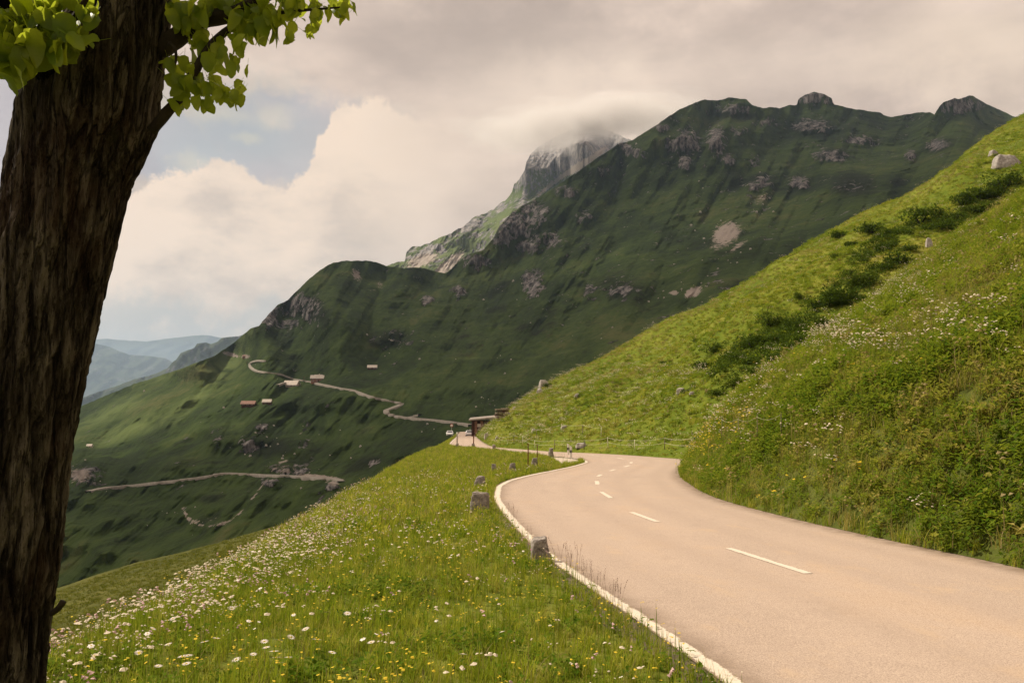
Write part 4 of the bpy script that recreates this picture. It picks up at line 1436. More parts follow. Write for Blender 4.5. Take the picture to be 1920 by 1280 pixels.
MAT['galv'] = simple_mat('galvanised_steel', (0.40, 0.38, 0.36), (0.3, 0.29, 0.27), 5, rough=0.5, metallic=0.4)

# delineator posts at the end of the apron
for (px, pyb, pyt, lab) in ((1065.5, 846.5, 831, 'white road marker post with black band, the left one of the pair in the bend'),
                            (1070.5, 852, 835.5, 'white road marker post with black band, nearer one of the pair in the bend')):
    d = road_d(pyb + 5)
    base = Vector(P(px, pyb + 5, d)); base.z = float(Rz(d))
    top = Vector(P(px, pyt, d)).z - base.z
    e = empty('marker_post', base, R_(12))
    tag(e, lab, 'post', 'black and white marker posts in the bend')
    w, dp = 0.15, 0.10
    boxpart('lower_post', (0, 0, top * 0.20), (w, dp, top * 0.40), MAT['white'], e, 0.012)
    bm = bmesh.new(); vs_ = box_bm(bm, (0, 0, top * 0.51), (w + .004, dp + .004, top * 0.22))
    part('black_band', bm, MAT['black'], e)
    bm = bmesh.new(); vs_ = box_bm(bm, (0, 0, top * 0.81), (w, dp, top * 0.38))
    for v in vs_:
        if v.co.z > top * 0.9 and v.co.x > 0: v.co.z -= top * 0.07
    part('post_head', bm, MAT['white'], e, bevel=0.012)
    boxpart('reflector', (0, -dp / 2 - .005, top * 0.51), (w * .45, .008, top * .12), MAT['galv'], e)

# rusty fence posts in the meadow behind the guard stones
for (px, pyb, pyt, lab, r) in ((990, 879, 833, 'tall thin rusty steel post in the grass, left of the pair', .028),
                               (1007.5, 862, 835, 'rusty steel post beside the mossy guard stone, right of the pair', .030)):
    p = hit(px, pyb)
    h = float(P(px, pyt, p.y)[2]) - p.z
    e = empty('steel_post', p)
    tag(e, lab, 'post', 'rusty steel posts in the meadow')
    cylpart('shaft', (0, 0, -.2), (random.uniform(-.03, .03), 0, h), r, MAT['rust'], e)
    cylpart('cap', (0, 0, h - .01), (0, 0, h + .05), r * 1.25, MAT['rust'], e)
    cylpart('insulator', (0, -r - .02, h * .86), (0, -r - .02, h * .93), r * .7, MAT['black'], e)

# snow marker poles by the far guard stones
for (px, pyb, pyt, mt_, mtop, lab) in ((857, 838, 810, 'oldwood', 'white', 'slim dark snow pole with a white tip beside the far road'),
                                       (888, 838, 817, 'rust', 'rust', 'slim reddish snow pole standing in front of the white hatchback')):
    p = hit(px, pyb + 1)
    h = float(P(px, pyt, p.y)[2]) - p.z
    e = empty('snow_pole', p)
    tag(e, lab, 'pole')
    cylpart('shaft', (0, 0, -.2), (0, 0, h * .82), .07, MAT[mt_], e)
    cylpart('tip', (0, 0, h * .82), (0, 0, h), .075, MAT[mtop], e)

# ------------------------------------------------------------------ pasture fences
def fence(name, posts, lab, mats, tapes=2, r=.032):
    pts = []
    for px, pyb, pyt in posts:
        p = hit(px, pyb)
        if p is None: continue
        h = max(0.9, float(P(px, pyt, p.y)[2]) - p.z)
        pts.append((p, h))
    e = empty(name, pts[0][0])
    tag(e, lab, 'fence', 'electric pasture fences above the road')
    b0 = pts[0][0]
    for k, (p, h) in enumerate(pts):
        cylpart('fence_post', p - b0 - Vector((0, 0, .2)), p - b0 + Vector((random.uniform(-.06, .06), random.uniform(-.06, .06), h)), r, mats[k % len(mats)], e, r * .85)
    for q in range(tapes):
        f = 0.93 - q * 0.40
        for (p0, h0), (p1, h1) in zip(pts[:-1], pts[1:]):
            a = p0 - b0 + Vector((0, 0, h0 * f)); c = p1 - b0 + Vector((0, 0, h1 * f))
            ts = [a.lerp(c, s / 6) - Vector((0, 0, 0.10 * math.sin(math.pi * s / 6))) for s in range(7)]
            v_, f_ = tube_mesh([tuple(x) for x in ts], [r * .30] * 7, 5)
            mesh_obj('tape', v_, f_, MAT['tape'], e)
    return e


fence('pasture_fence', [(938, 833, 818), (964, 833, 815), (980, 833.5, 816), (1003, 841, 826), (1040, 842, 828), (1095, 843, 826), (1140, 840, 819), (1190, 845, 826), (1246, 842, 822), (1300, 851, 832)],
      'thin electric fence with mixed posts along the far verge of the road', [MAT['oldwood'], MAT['black'], MAT['tape'], MAT['tape']])
fence('pasture_fence', [(1006, 820, 810), (1054, 811, 799), (1093, 813, 803), (1127, 819, 806)], 'short electric fence higher up the lit slope above the boulder', [MAT['oldwood'], MAT['tape']], 1)
fence('pasture_fence', [(1352, 832, 790), (1384, 838, 804), (1420, 840, 807), (1464, 842, 808)], 'pale electric fence on the flowery nose of the embankment', [MAT['oldwood']], 1, .010)

# ------------------------------------------------------------------ cars on the far road
def car(px, pyb, width_px, rear, lab):
    d = 232.0
    base = Vector(P(px, pyb, d))
    base.z = float(Rz(d)) + 0.02
    base.x = (px - 960) / FPX * d * (1.0)
    W = width_px / FPX * d
    Lc, Hc = W * 2.25, W * 0.80
    e = empty('car', base, R_(-3 if rear else 4))
    tag(e, lab, 'car', 'cars on the far stretch of road')
    # body seen along +y (length), nose away when rear view
    s = 1 if rear else -1
    prof = [(-.50, .16), (-.50, .50), (-.485, .60), (-.46, .66), (-.36, .97), (-.10, 1.0), (.06, .96), (.20, .68), (.44, .58), (.495, .44), (.50, .16)]
    bm = bmesh.new()
    rings = []
    for xs, inset in ((-.5, .035), (-.44, 0), (.44, 0), (.5, .035)):
        ring = []
        for (y, z) in prof:
            zz = z * Hc
            taper = 1 - 0.20 * max(0, (z - .60) / .4)
            ring.append(bm.verts.new((xs * W * taper, y * Lc * s * (1 - inset), zz * (1 - inset * .5))))
        rings.append(ring)
    for a, b in zip(rings[:-1], rings[1:]):
        for k in range(len(prof)):
            kk = (k + 1) % len(prof)
            bm.faces.new((a[k], a[kk], b[kk], b[k]))
    bm.faces.new(rings[0][::-1]); bm.faces.new(rings[-1])
    bmesh.ops.recalc_face_normals(bm, faces=bm.faces[:])
    part('body', bm, MAT['carwhite'], e, smooth=False)
    yb = -.5 * Lc * s
    f = -s  # outward direction of the end facing us is -y always
    def quad(name, pts_, mat, th=.02):
        n_ = len(pts_)
        v_ = [Vector(p) for p in pts_] + [Vector(p) + Vector((0, .04, 0)) for p in pts_]
        fs = [list(range(n_)), list(range(n_, 2 * n_))[::-1]] + [[i, n_ + i, n_ + (i + 1) % n_, (i + 1) % n_] for i in range(n_)]
        return mesh_obj(name, v_, fs, mat, e, smooth=False)
    ye = -.5 * Lc - .02
    if rear:
        quad('rear_window', [(-.36 * W, -.455 * Lc, .69 * Hc), (.36 * W, -.455 * Lc, .69 * Hc), (.31 * W, -.375 * Lc, .93 * Hc), (-.31 * W, -.375 * Lc, .93 * Hc)], MAT['glass'])
        for sx_ in (-1, 1):
            boxpart('tail_light', (sx_ * .40 * W, ye, .57 * Hc), (.14 * W, .05, .10 * Hc), MAT['redlens'], e)
        boxpart('bumper', (0, ye, .22 * Hc), (.94 * W, .10, .14 * Hc), MAT['black'], e)
        boxpart('number_plate', (0, ye - .02, .44 * Hc), (.28 * W, .03, .08 * Hc), MAT['white'], e)
    else:
        quad('windscreen', [(-.40 * W, -.215 * Lc, .68 * Hc), (.40 * W, -.215 * Lc, .68 * Hc), (.33 * W, -.075 * Lc, .94 * Hc), (-.33 * W, -.075 * Lc, .94 * Hc)], MAT['glass'])
        for sx_ in (-1, 1):
            boxpart('headlight', (sx_ * .38 * W, ye + .03, .46 * Hc), (.18 * W, .06, .09 * Hc), MAT['galv'], e)
        boxpart('grille', (0, ye, .36 * Hc), (.50 * W, .05, .08 * Hc), MAT['black'], e)
        boxpart('bumper', (0, ye, .22 * Hc), (.92 * W, .08, .10 * Hc), MAT['black'], e)
    for sx_ in (-1, 1):
        boxpart('wing_mirror', (sx_ * .54 * W, .12 * Lc * s, .64 * Hc), (.12 * W, .12, .10 * Hc), MAT['carwhite'], e)
        for sy in (-.31, .31):
            bm = bmesh.new(); cyl_bm(bm, (sx_ * .40 * W, sy * Lc, .17 * Hc), (sx_ * .49 * W, sy * Lc, .17 * Hc), .185 * Hc, n=14)
            wh = part('wheel', bm, MAT['tyre'], e, smooth=True)
            bm = bmesh.new(); cyl_bm(bm, (sx_ * .49 * W, sy * Lc, .17 * Hc), (sx_ * .50 * W, sy * Lc, .17 * Hc), .11 * Hc, n=12)
            part('rim', bm, MAT['galv'], wh)
    return e


car(881.3, 818, 13.6, True, 'white hatchback seen from behind on the far road beside the dark shed')
car(844, 817.5, 12.4, False, 'white car facing us at the left edge of the far road')

# round sign behind the oncoming car
p = Vector(P(846.8, 816, 240)); p.z = float(Rz(240))
h = float(P(847, 797.5, 240)[2]) - p.z
e = empty('road_sign', p)
tag(e, 'round red rimmed sign on a post above the oncoming white car', 'sign')
cylpart('post', (0, 0, -.2), (0, .02, h), .05, MAT['galv'], e)
cylpart('rim', (0, -.03, h), (0, .01, h), .46, MAT['redlens'], e, n=24)
cylpart('face', (0, -.045, h), (0, -.02, h), .34, MAT['white'], e, n=24)

# ------------------------------------------------------------------ shed at the end of the hillside
sd = 228.0
k = sd / FPX
A = Vector(P(883.5, 815, sd)); A.z = float(Rz(sd))
zt = float(P(883, 787.5, sd)[2]) - A.z
shed = empty('roadside_shed', A)
tag(shed, 'dark wooden shed with a flat pale roof dug into the end of the slope', 'shed')
Wd = 52 * k
boxpart('side_wall', (0.2, 3.6, zt / 2 - .15), (.25, 7.2, zt - .3), MAT['darkwood'], shed)
bm = bmesh.new(); box_bm(bm, (Wd * .5, 7.0, zt / 2 - .15), (Wd, .25, zt - .3)); part('back_wall', bm, MAT['darkwood'], shed)
for i in range(9):
    x = .45 + i * Wd / 9.5
    bm = bmesh.new(); box_bm(bm, (x, .05, zt * .48), (Wd / 11, .12, zt * (.93 if i not in (2, 4) else .55)))
    part('front_board', bm, MAT['redwood'] if i in (1, 3, 4) else MAT['darkwood'], shed)
bm = bmesh.new(); box_bm(bm, (Wd * .42, -.08, zt * .46), (Wd * .16, .10, zt * .28)); part('door', bm, MAT['redwood'], shed)
bm = bmesh.new(); box_bm(bm, (Wd * .28, -.06, zt * .68), (Wd * .12, .08, zt * .20)); wn = part('window', bm, MAT['plaster'], shed)
bm = bmesh.new(); vs_ = box_bm(bm, (Wd * .50, 3.2, zt + .10), (Wd * 1.16, 8.6, .34))
for v in vs_:
    v.co.z += (v.co.x + .6) * 0.095 + (v.co.y) * .03
part('roof', bm, MAT['slate'], shed)
bm = bmesh.new(); vs_ = box_bm(bm, (Wd * .42, -1.02, zt - .02), (Wd * .98, .14, .46))
for v in vs_:
    v.co.z += (v.co.x + .6) * 0.095
part('fascia', bm, MAT['darkwood'], shed)
p = Vector(P(928.5, 786, 223.0)); h = float(P(928, 768, 223.0)[2]) - p.z
e = empty('thin_mast', p); tag(e, 'thin grey mast rising behind the shed roof', 'mast')
cylpart('shaft', (0, 0, -1.5), (0, 0, h), .045, MAT['oldwood'], e)
cylpart('tip', (0, 0, h), (0, 0, h + .2), .06, MAT['rust'], e)
# stacked timber above the shed, on the slope
for (px, py, w_, n_, lab, sdd) in ((941, 781, 16, 5, 'larger stack of weathered timber on the slope above the shed roof', 1), (949, 771, 12, 3, 'smaller stack of timber, the higher of the two above the shed', 2)):
    q = hit(px, py + 2)
    q = q if q is not None and q.y < 400 else Vector(P(px, py, 218))
    e = empty('timber_stack', q, R_(8))
    tag(e, lab, 'timber stack')
    for i in range(n_):
        bm = bmesh.new(); box_bm(bm, (random.uniform(-.2, .2), 0, .16 + i * .28), (w_ * k * random.uniform(.65, .9), 2.0, .18))
        part('plank', bm, MAT['oldwood'] if i % 2 == 0 else MAT['darkwood'], e)
    for s_ in (-1, 1):
        boxpart('bearer', (s_ * w_ * k * .3, 0, 0), (.2, 2.0, .24), MAT['darkwood'], e)

# ------------------------------------------------------------------ farmhouses on the alp
def chalet(px, py, wpx, hpx, lab, cat, wall, roof, rotz=0.2, roof_frac=0.55, chimney=False, storeys=1, ratio=0.75, ridge_x=True, base=None):
    q = mt_at(px, py)
    d = q.y
    W = wpx / FPX * d; Hh = hpx / FPX * d; D_ = W * ratio
    e = empty(cat if cat != 'house' else 'farmhouse', q, rotz)
    tag(e, lab, cat)
    wh = Hh * (1 - roof_frac)
    boxpart('wall', (0, 0, wh / 2 - 1.0), (W, D_, wh + 2.0), wall, e)
    rh = Hh * roof_frac
    ov = 0.08
    bm = bmesh.new()
    if ridge_x:
        x0, x1, y0, y1 = -W * (.5 + ov), W * (.5 + ov), -D_ * (.5 + ov), D_ * (.5 + ov)
        prof = [(y0, wh - .2), (0, wh + rh), (y1, wh - .2)]
        pts_ = [[(x, y, z) for (y, z) in prof] for x in (x0, x1)]
        lowd = [[(x, y, z - .5) for (y, z) in prof] for x in (x0, x1)]
    else:
        x0, x1, y0, y1 = -W * (.5 + ov), W * (.5 + ov), -D_ * (.5 + ov), D_ * (.5 + ov)
        prof = [(x0, wh - .2), (0, wh + rh), (x1, wh - .2)]
        pts_ = [[(x, y, z) for (x, z) in prof] for y in (y0, y1)]
        lowd = [[(x, y, z - .5) for (x, z) in prof] for y in (y0, y1)]
    vt = [[bm.verts.new(p) for p in r] for r in pts_]
    vb = [[bm.verts.new(p) for p in r] for r in lowd]
    for i in range(2):
        bm.faces.new((vt[0][i], vt[0][i + 1], vt[1][i + 1], vt[1][i]))
        bm.faces.new((vb[0][i], vb[1][i], vb[1][i + 1], vb[0][i + 1]))
        for r in range(2):
            bm.faces.new((vt[r][i], vb[r][i], vb[r][i + 1], vt[r][i + 1]))
    bm.faces.new((vt[0][0], vt[1][0], vb[1][0], vb[0][0])); bm.faces.new((vt[0][2], vb[0][2], vb[1][2], vt[1][2]))
    bmesh.ops.recalc_face_normals(bm, faces=bm.faces[:])
    rf = part('roof', bm, roof, e)
    # gable filling
    bm = bmesh.new()
    if ridge_x:
        for x in (-W * .49, W * .49):
            vs2 = [bm.verts.new(p) for p in ((x, -D_ * .5, wh - .6), (x, D_ * .5, wh - .6), (x, 0, wh + rh - .5))]
            bm.faces.new(vs2)
    else:
        for y in (-D_ * .49, D_ * .49):
            vs2 = [bm.verts.new(p) for p in ((-W * .5, y, wh - .6), (W * .5, y, wh - .6), (0, y, wh + rh - .5))]
            bm.faces.new(vs2)
    part('gable', bm, wall, e)
    nwin = max(2, int(W / 3.2))
    for s in range(storeys):
        for i in range(nwin):
            x = -W * .5 + W * (i + .5) / nwin
            wz = wh * (s + .5) / storeys
            f = boxpart('window', (x, -D_ / 2 - .04, wz), (W / nwin * .42, .16, wh / storeys * .42), MAT['plaster'] if wall is not MAT['plaster'] else MAT['darkwood'], e)
            boxpart('pane', (x, -D_ / 2 - .10, wz), (W / nwin * .30, .10, wh / storeys * .30), MAT['glass'], f)
    boxpart('door', (W * .12, -D_ / 2 - .05, wh * .28), (W * .10, .16, wh * .55), MAT['darkwood'], e)
    if chimney:
        boxpart('chimney', (W * .15, D_ * .1, wh + rh), (W * .07, W * .07, rh * .7), MAT['plaster'], rf)
    return e


chalet(595, 716, 22, 13, 'two storey pink walled farmhouse beside the valley road', 'house', MAT['redwood'], MAT['slate'], 0.15, .45, True, 2, .8)
chalet(597, 709, 13, 7, 'small grey roofed house right behind the pink walled farmhouse', 'house', MAT['darkwood'], MAT['slate'], 0.1, .6, True)
chalet(547, 724, 24, 11, 'long barn with a broad pale roof below the valley road', 'barn', MAT['plaster'], MAT['tin'], -0.15, .75, False, 1, .8)
chalet(698, 692, 16, 8, 'lone hut with pale roof high on the green slope', 'hut', MAT['darkwood'], MAT['tin'], 0.1, .55, False)
chalet(466, 760, 23, 9, 'long barn with rusty red roof above the dark drop', 'barn', MAT['darkwood'], MAT['redroof'], 0.1, .6, False)
chalet(460, 762, 9, 6, 'small white annexe in front of the rusty roofed barn', 'annexe', MAT['plaster'], MAT['tin'], 0.1, .4, False)
chalet(501, 756, 15, 8, 'small hut with grey white roof right of the rusty roofed barn', 'hut', MAT['darkwood'], MAT['tin'], 0.05, .6, False)
chalet(459, 670, 7, 5, 'tiny reddish hut near the pass on the skyline spur', 'hut', MAT['redwood'], MAT['redroof'], 0.05, .5, False)
chalet(168, 838, 9, 6, 'tiny white hut low on the left slope beside the trunk', 'hut', MAT['plaster'], MAT['tin'], 0.05, .5, False)
for (px, pb, pt, lab) in ((570, 715, 706, 'small pole by the valley road left of the farmhouse'), (463, 683, 677, 'dark post beside the hairpin near the pass')):
    q = mt_at(px, pb); h = float(P(px, pt, q.y)[2]) - q.z
    e = empty('wooden_pole', q); tag(e, lab, 'pole')
    cylpart('shaft', (0, 0, -1), (0, 0, h), .35, MAT['darkwood'], e)
    boxpart('crossbar', (0, 0, h * .85), (2.2, .3, .4), MAT['darkwood'], e)

# ------------------------------------------------------------------ boulders on the lit slope
boulders = [(1277, 738, 16, 10, 'pale boulder left of the solitary round bush'), (1298, 740, 12, 6, 'flat pale boulder right of the solitary round bush'), (1090, 838, 20, 8, 'long pinkish boulder at the far edge of the road'),
            (1019, 727, 16, 14, 'grey rock on the crest under the skyline shrub'), (1012, 735, 10, 7, 'small grey rock just below the crest rock'), (1082, 746, 10, 8, 'dark rock in a hollow on the lit slope'), (1058, 804, 12, 6, 'pale slab beside the grass strip'),
            (1002, 812, 10, 8, 'white slab of rock at the foot of the pale grass ridge'), (912, 822, 8, 10, 'grey block at the inner verge of the far road'), (932, 823, 6, 5, 'pale stone at the bend of the far road'), (1742, 464, 12, 17, 'upright grey stone standing on the embankment crest'),
            (1554, 640, 8, 6, 'small stone on the embankment crest'), (1885, 316, 44, 22, 'broad pale outcrop near the top of the lit hillside'), (1862, 292, 14, 10, 'small pale outcrop at the top of the lit hillside'),
            (586, 967, 10, 9, 'pale stone on the crest of the near meadow'), (965, 768, 8, 5, 'pale stone on the slope above the timber')]
for i, (px, py, wp, hp, lab) in enumerate(boulders):
    q = hit(px, py)
    if q is None: continue
    d = q.y
    me = stone_mesh(40 + i * 3.1, wp / FPX * d * 1.1, wp / FPX * d * .9, hp / FPX * d * 1.05, .62, .5, .10, 'boulder')
    me.materials.append(MAT['rock'])
    o = bpy.data.objects.new('boulder', me)
    o.location = q; o.rotation_euler = (0, 0, random.uniform(-.4, .4))
    link(o); tag(o, lab, 'rock')
ORD = ['first', 'second', 'third', 'fourth', 'fifth', 'sixth', 'seventh', 'eighth', 'ninth', 'tenth', 'eleventh', 'twelfth', 'thirteenth', 'fourteenth', 'fifteenth', 'sixteenth', 'seventeenth', 'eighteenth', 'nineteenth', 'twentieth',
       'twenty-first', 'twenty-second', 'twenty-third', 'twenty-fourth', 'twenty-fifth', 'twenty-sixth', 'twenty-seventh', 'twenty-eighth', 'twenty-ninth', 'thirtieth', 'thirty-first', 'thirty-second', 'thirty-third', 'thirty-fourth', 'thirty-fifth']
# ------------------------------------------------------------------ vegetation
def veg_material(name, stops, transl=0.4, tcol=(0.45, 0.50, 0.03), patch=0.25, patch_col=(0.17, 0.14, 0.045), patch_amt=0.7, tip=None):
    m, t, out = new_mat(name)
    rnd = t.new('ShaderNodeObjectInfo').outputs['Random']
    pos = t.new('ShaderNodeNewGeometry').outputs['Position']
    n = t.noise(pos, patch, 5, 0.6)
    n2 = t.noise(pos, patch * 7, 3, 0.6)
    f = t.math('ADD', t.math('MULTIPLY', rnd, 0.55), t.math('MULTIPLY', n, 0.45))
    col = t.ramp(f, stops)
    pm = t.step(t.math('ADD', t.math('MULTIPLY', n2, 0.45), t.math('MULTIPLY', n, 0.55)), 0.50, 0.64, 0, patch_amt)
    col = t.mix(pm, col, patch_col)
    if tip is not None:
        col = t.mix(t.attr('tip'), col, tip)
    d = t.new('ShaderNodeBsdfDiffuse'); t.link(col, d.inputs[0])
    tr = t.new('ShaderNodeBsdfTranslucent')
    t.link(t.mix(0.45, col, tcol), tr.inputs[0])
    mx = t.new('ShaderNodeMixShader'); mx.inputs[0].default_value = transl
    t.link(d.outputs[0], mx.inputs[1]); t.link(tr.outputs[0], mx.inputs[2])
    t.link(mx.outputs[0], out.inputs[0])
    return m


G1 = [(0.25, (0.12, 0.19, 0.014)), (0.45, (0.24, 0.31, 0.02)), (0.6, (0.38, 0.40, 0.035)), (0.8, (0.56, 0.48, 0.12))]
MAT['grass_near'] = veg_material('grass_blades', G1, patch=0.35)
MAT['grass_dry'] = veg_material('dry_grass', [(0.2, (0.22, 0.17, 0.06)), (0.5, (0.32, 0.25, 0.11)), (0.8, (0.40, 0.32, 0.17))], patch=0.5)
MAT['herb'] = veg_material('herb_leaves', [(0.25, (0.055, 0.11, 0.010)), (0.5, (0.095, 0.17, 0.015)), (0.75, (0.16, 0.22, 0.024))], patch=0.4, patch_amt=0.2)
MAT['bank_veg'] = veg_material('bank_herbs', [(0.25, (0.08, 0.145, 0.011)), (0.45, (0.145, 0.22, 0.019)), (0.6, (0.25, 0.27, 0.034)), (0.8, (0.42, 0.34, 0.11))], patch=0.22, patch_col=(0.24, 0.18, 0.05), patch_amt=0.55)
MAT['hill_veg'] = veg_material('hill_grass', [(0.25, (0.065, 0.11, 0.010)), (0.42, (0.14, 0.19, 0.014)), (0.58, (0.235, 0.26, 0.024)), (0.78, (0.36, 0.31, 0.07))], patch=0.035, patch_col=(0.33, 0.27, 0.075), patch_amt=0.75)
MAT['spur_veg'] = veg_material('spur_grass', [(0.25, (0.06, 0.072, 0.011)), (0.5, (0.10, 0.108, 0.016)), (0.8, (0.15, 0.14, 0.03))], patch=0.03, patch_col=(0.14, 0.12, 0.03), transl=.25)  # olive blades; their darker tone also paints in the spur's cloud shade
MAT['shrub_leaf'] = veg_material('shrub_leaves', [(0.2, (0.036, 0.062, 0.009)), (0.5, (0.064, 0.100, 0.013)), (0.8, (0.105, 0.145, 0.02))], transl=0.25, tcol=(0.10, 0.15, 0.01), patch=0.6, patch_amt=0.0)
MAT['petal_white'] = simple_mat('white_petals', (0.80, 0.74, 0.66), (0.70, 0.62, 0.55), 30, bump_s=0)
MAT['petal_cream'] = simple_mat('cream_umbels', (0.72, 0.62, 0.48), (0.55, 0.46, 0.33), 30, bump_s=0)
MAT['petal_yellow'] = simple_mat('yellow_petals', (0.66, 0.48, 0.03), (0.54, 0.37, 0.02), 30, bump_s=0)
MAT['petal_pink'] = simple_mat('pink_petals', (0.66, 0.46, 0.43), (0.50, 0.30, 0.31), 30, bump_s=0)
MAT['petal_magenta'] = simple_mat('magenta_petals', (0.50, 0.06, 0.30), (0.40, 0.04, 0.24), 30, bump_s=0)
MAT['stalk'] = simple_mat('brown_stalk', (0.17, 0.10, 0.06), (0.10, 0.06, 0.035), 10, bump_s=0)


class Tuft:
    def __init__(self):
        self.v, self.f, self.m = [], [], []

    def blade(self, x, y, ang, h, w, bend, mi=0, seg=3, z0=0.0):
        b = len(self.v)
        dx, dy = math.cos(ang), math.sin(ang)
        nx, ny = -dy, dx
        for i in range(seg):
            t_ = i / seg
            ww = w * (1 - t_ * 0.75)
            o = bend * h * t_ * t_
            for s in (-1, 1):
                self.v.append((x + dx * o + nx * ww * s, y + dy * o + ny * ww * s, z0 + h * (t_ - 0.25 * abs(bend) * t_ * t_)))
        self.v.append((x + dx * bend * h, y + dy * bend * h, z0 + h * (1 - 0.25 * abs(bend))))
        for i in range(seg - 1):
            a = b + 2 * i
            self.f.append((a, a + 1, a + 3, a + 2)); self.m.append(mi)
        a = b + 2 * (seg - 1)
        self.f.append((a, a + 1, b + 2 * seg)); self.m.append(mi)

    def leaf(self, c, ang, tilt, L, W, mi=0):
        M = Matrix.Translation(c) @ Matrix.Rotation(ang, 4, 'Z') @ Matrix.Rotation(tilt, 4, 'Y')
        b = len(self.v)
        for q in ((0, 0, 0), (.45, .5, .08), (1, 0, -.05), (.45, -.5, .08)):
            self.v.append(tuple(M @ Vector((q[0] * L, q[1] * W, q[2] * L))))
        self.f.append((b, b + 1, b + 2)); self.f.append((b, b + 2, b + 3)); self.m += [mi, mi]

    def disc(self, c, r, n, tilt_x, tilt_y, mi, dome=0.2):
        b = len(self.v)
        M = Matrix.Translation(c) @ Matrix.Rotation(tilt_x, 4, 'X') @ Matrix.Rotation(tilt_y, 4, 'Y')
        self.v.append(tuple(M @ Vector((0, 0, r * dome))))
        for k in range(n):
            th_ = 2 * math.pi * k / n
            rr = r * (1 if k % 2 == 0 else 0.72)
            self.v.append(tuple(M @ Vector((math.cos(th_) * rr, math.sin(th_) * rr, 0))))
        for k in range(n):
            self.f.append((b, b + 1 + k, b + 1 + (k + 1) % n)); self.m.append(mi)

    def build(self, name, mats):
        me = bpy.data.meshes.new(name)
        me.from_pydata(self.v, [], self.f)
        for m in mats:
            me.materials.append(m)
        me.polygons.foreach_set('material_index', np.array(self.m, np.int32))
        me.update()
        return bpy.data.objects.new(name, me)


def proto_collection(name, objs):
    c = bpy.data.collections.new(name)
    for k, o in enumerate(objs):
        o.name = "%s_%02d" % (name, k)
        c.objects.link(o)
    return c


vr = random.Random(5)


def mk_grass(mat, n, h, w, spread, bend=0.6, drymat=None, dryp=0.15):
    t = Tuft()
    for _ in range(n):
        a = vr.uniform(0, 6.28); r = spread * math.sqrt(vr.random())
        t.blade(r * math.cos(a), r * math.sin(a), vr.uniform(0, 6.28), h * vr.uniform(.45, 1.1), w * vr.uniform(.7, 1.3), vr.uniform(.05, bend), 1 if (drymat and vr.random() < dryp) else 0)
    return t.build('tuft', [mat] + ([drymat] if drymat else []))


def mk_herb(mat, n, h, L, W, spread):
    t = Tuft()
    for _ in range(n):
        a = vr.uniform(0, 6.28); r = spread * math.sqrt(vr.random())
        z = h * vr.random() ** .8
        t.leaf((r * math.cos(a), r * math.sin(a), z), vr.uniform(0, 6.28), vr.uniform(-.9, .7), L * vr.uniform(.6, 1.2), W * vr.uniform(.6, 1.2))
    return t.build('herb', [mat])


def mk_flower(stem_mat, pet_mat, cen_mat, h, r, n=10, heads=1, spread=0.0, dome=.2):
    t = Tuft()
    for k in range(heads):
        x, y = (vr.gauss(0, spread), vr.gauss(0, spread)) if heads > 1 else (0, 0)
        hh = h * vr.uniform(.8, 1.15)
        t.blade(x, y, vr.uniform(0, 6.28), hh, .003 + h * .006, .08, 0)
        tx, ty = vr.uniform(-.5, .5), vr.uniform(-.5, .5)
        t.disc((x, y, hh * .98), r * vr.uniform(.75, 1.2), n, tx, ty, 1, dome)
        if cen_mat:
            t.disc((x, y, hh * .98 + r * .22), r * .30, 6, tx, ty, 2, .4)
    return t.build('flower', [stem_mat, pet_mat] + ([cen_mat] if cen_mat else []))


def gn_scatter(name, pts, rotz, scale, idx, coll, label, cat, tilt=None):
    n = len(pts)
    me = bpy.data.meshes.new(name)
    me.vertices.add(n)
    me.vertices.foreach_set('co', np.asarray(pts, np.float32).reshape(-1))
    rot = np.zeros((n, 3), np.float32)
    rot[:, 2] = rotz
    if tilt is not None:
        rot[:, 0], rot[:, 1] = tilt[:, 0], tilt[:, 1]
    a = me.attributes.new('rot', 'FLOAT_VECTOR', 'POINT'); a.data.foreach_set('vector', rot.reshape(-1))
    a = me.attributes.new('scl', 'FLOAT', 'POINT'); a.data.foreach_set('value', np.asarray(scale, np.float32))
    a = me.attributes.new('idx', 'INT', 'POINT'); a.data.foreach_set('value', np.asarray(idx, np.int32))
    o = link(bpy.data.objects.new(name, me))
    ng = bpy.data.node_groups.new(name, 'GeometryNodeTree')
    ng.interface.new_socket('Geometry', in_out='INPUT', socket_type='NodeSocketGeometry')
    ng.interface.new_socket('Geometry', in_out='OUTPUT', socket_type='NodeSocketGeometry')
    gi, go = ng.nodes.new('NodeGroupInput'), ng.nodes.new('NodeGroupOutput')
    ci = ng.nodes.new('GeometryNodeCollectionInfo')
    ci.inputs['Collection'].default_value = coll
    ci.inputs['Separate Children'].default_value = True
    ci.inputs['Reset Children'].default_value = True
    ip = ng.nodes.new('GeometryNodeInstanceOnPoints')
    ip.inputs['Pick Instance'].default_value = True
    def na(nm, typ):
        q = ng.nodes.new('GeometryNodeInputNamedAttribute'); q.data_type = typ; q.inputs[0].default_value = nm
        return q.outputs[0]
    L = ng.links.new
    L(gi.outputs[0], ip.inputs['Points']); L(ci.outputs[0], ip.inputs['Instance'])
    L(na('idx', 'INT'), ip.inputs['Instance Index']); L(na('rot', 'FLOAT_VECTOR'), ip.inputs['Rotation']); L(na('scl', 'FLOAT'), ip.inputs['Scale'])
    L(ip.outputs[0], go.inputs[0])
    md = o.modifiers.new('scatter', 'NODES'); md.node_group = ng
    tag(o, label, cat, kind='stuff')
    return o


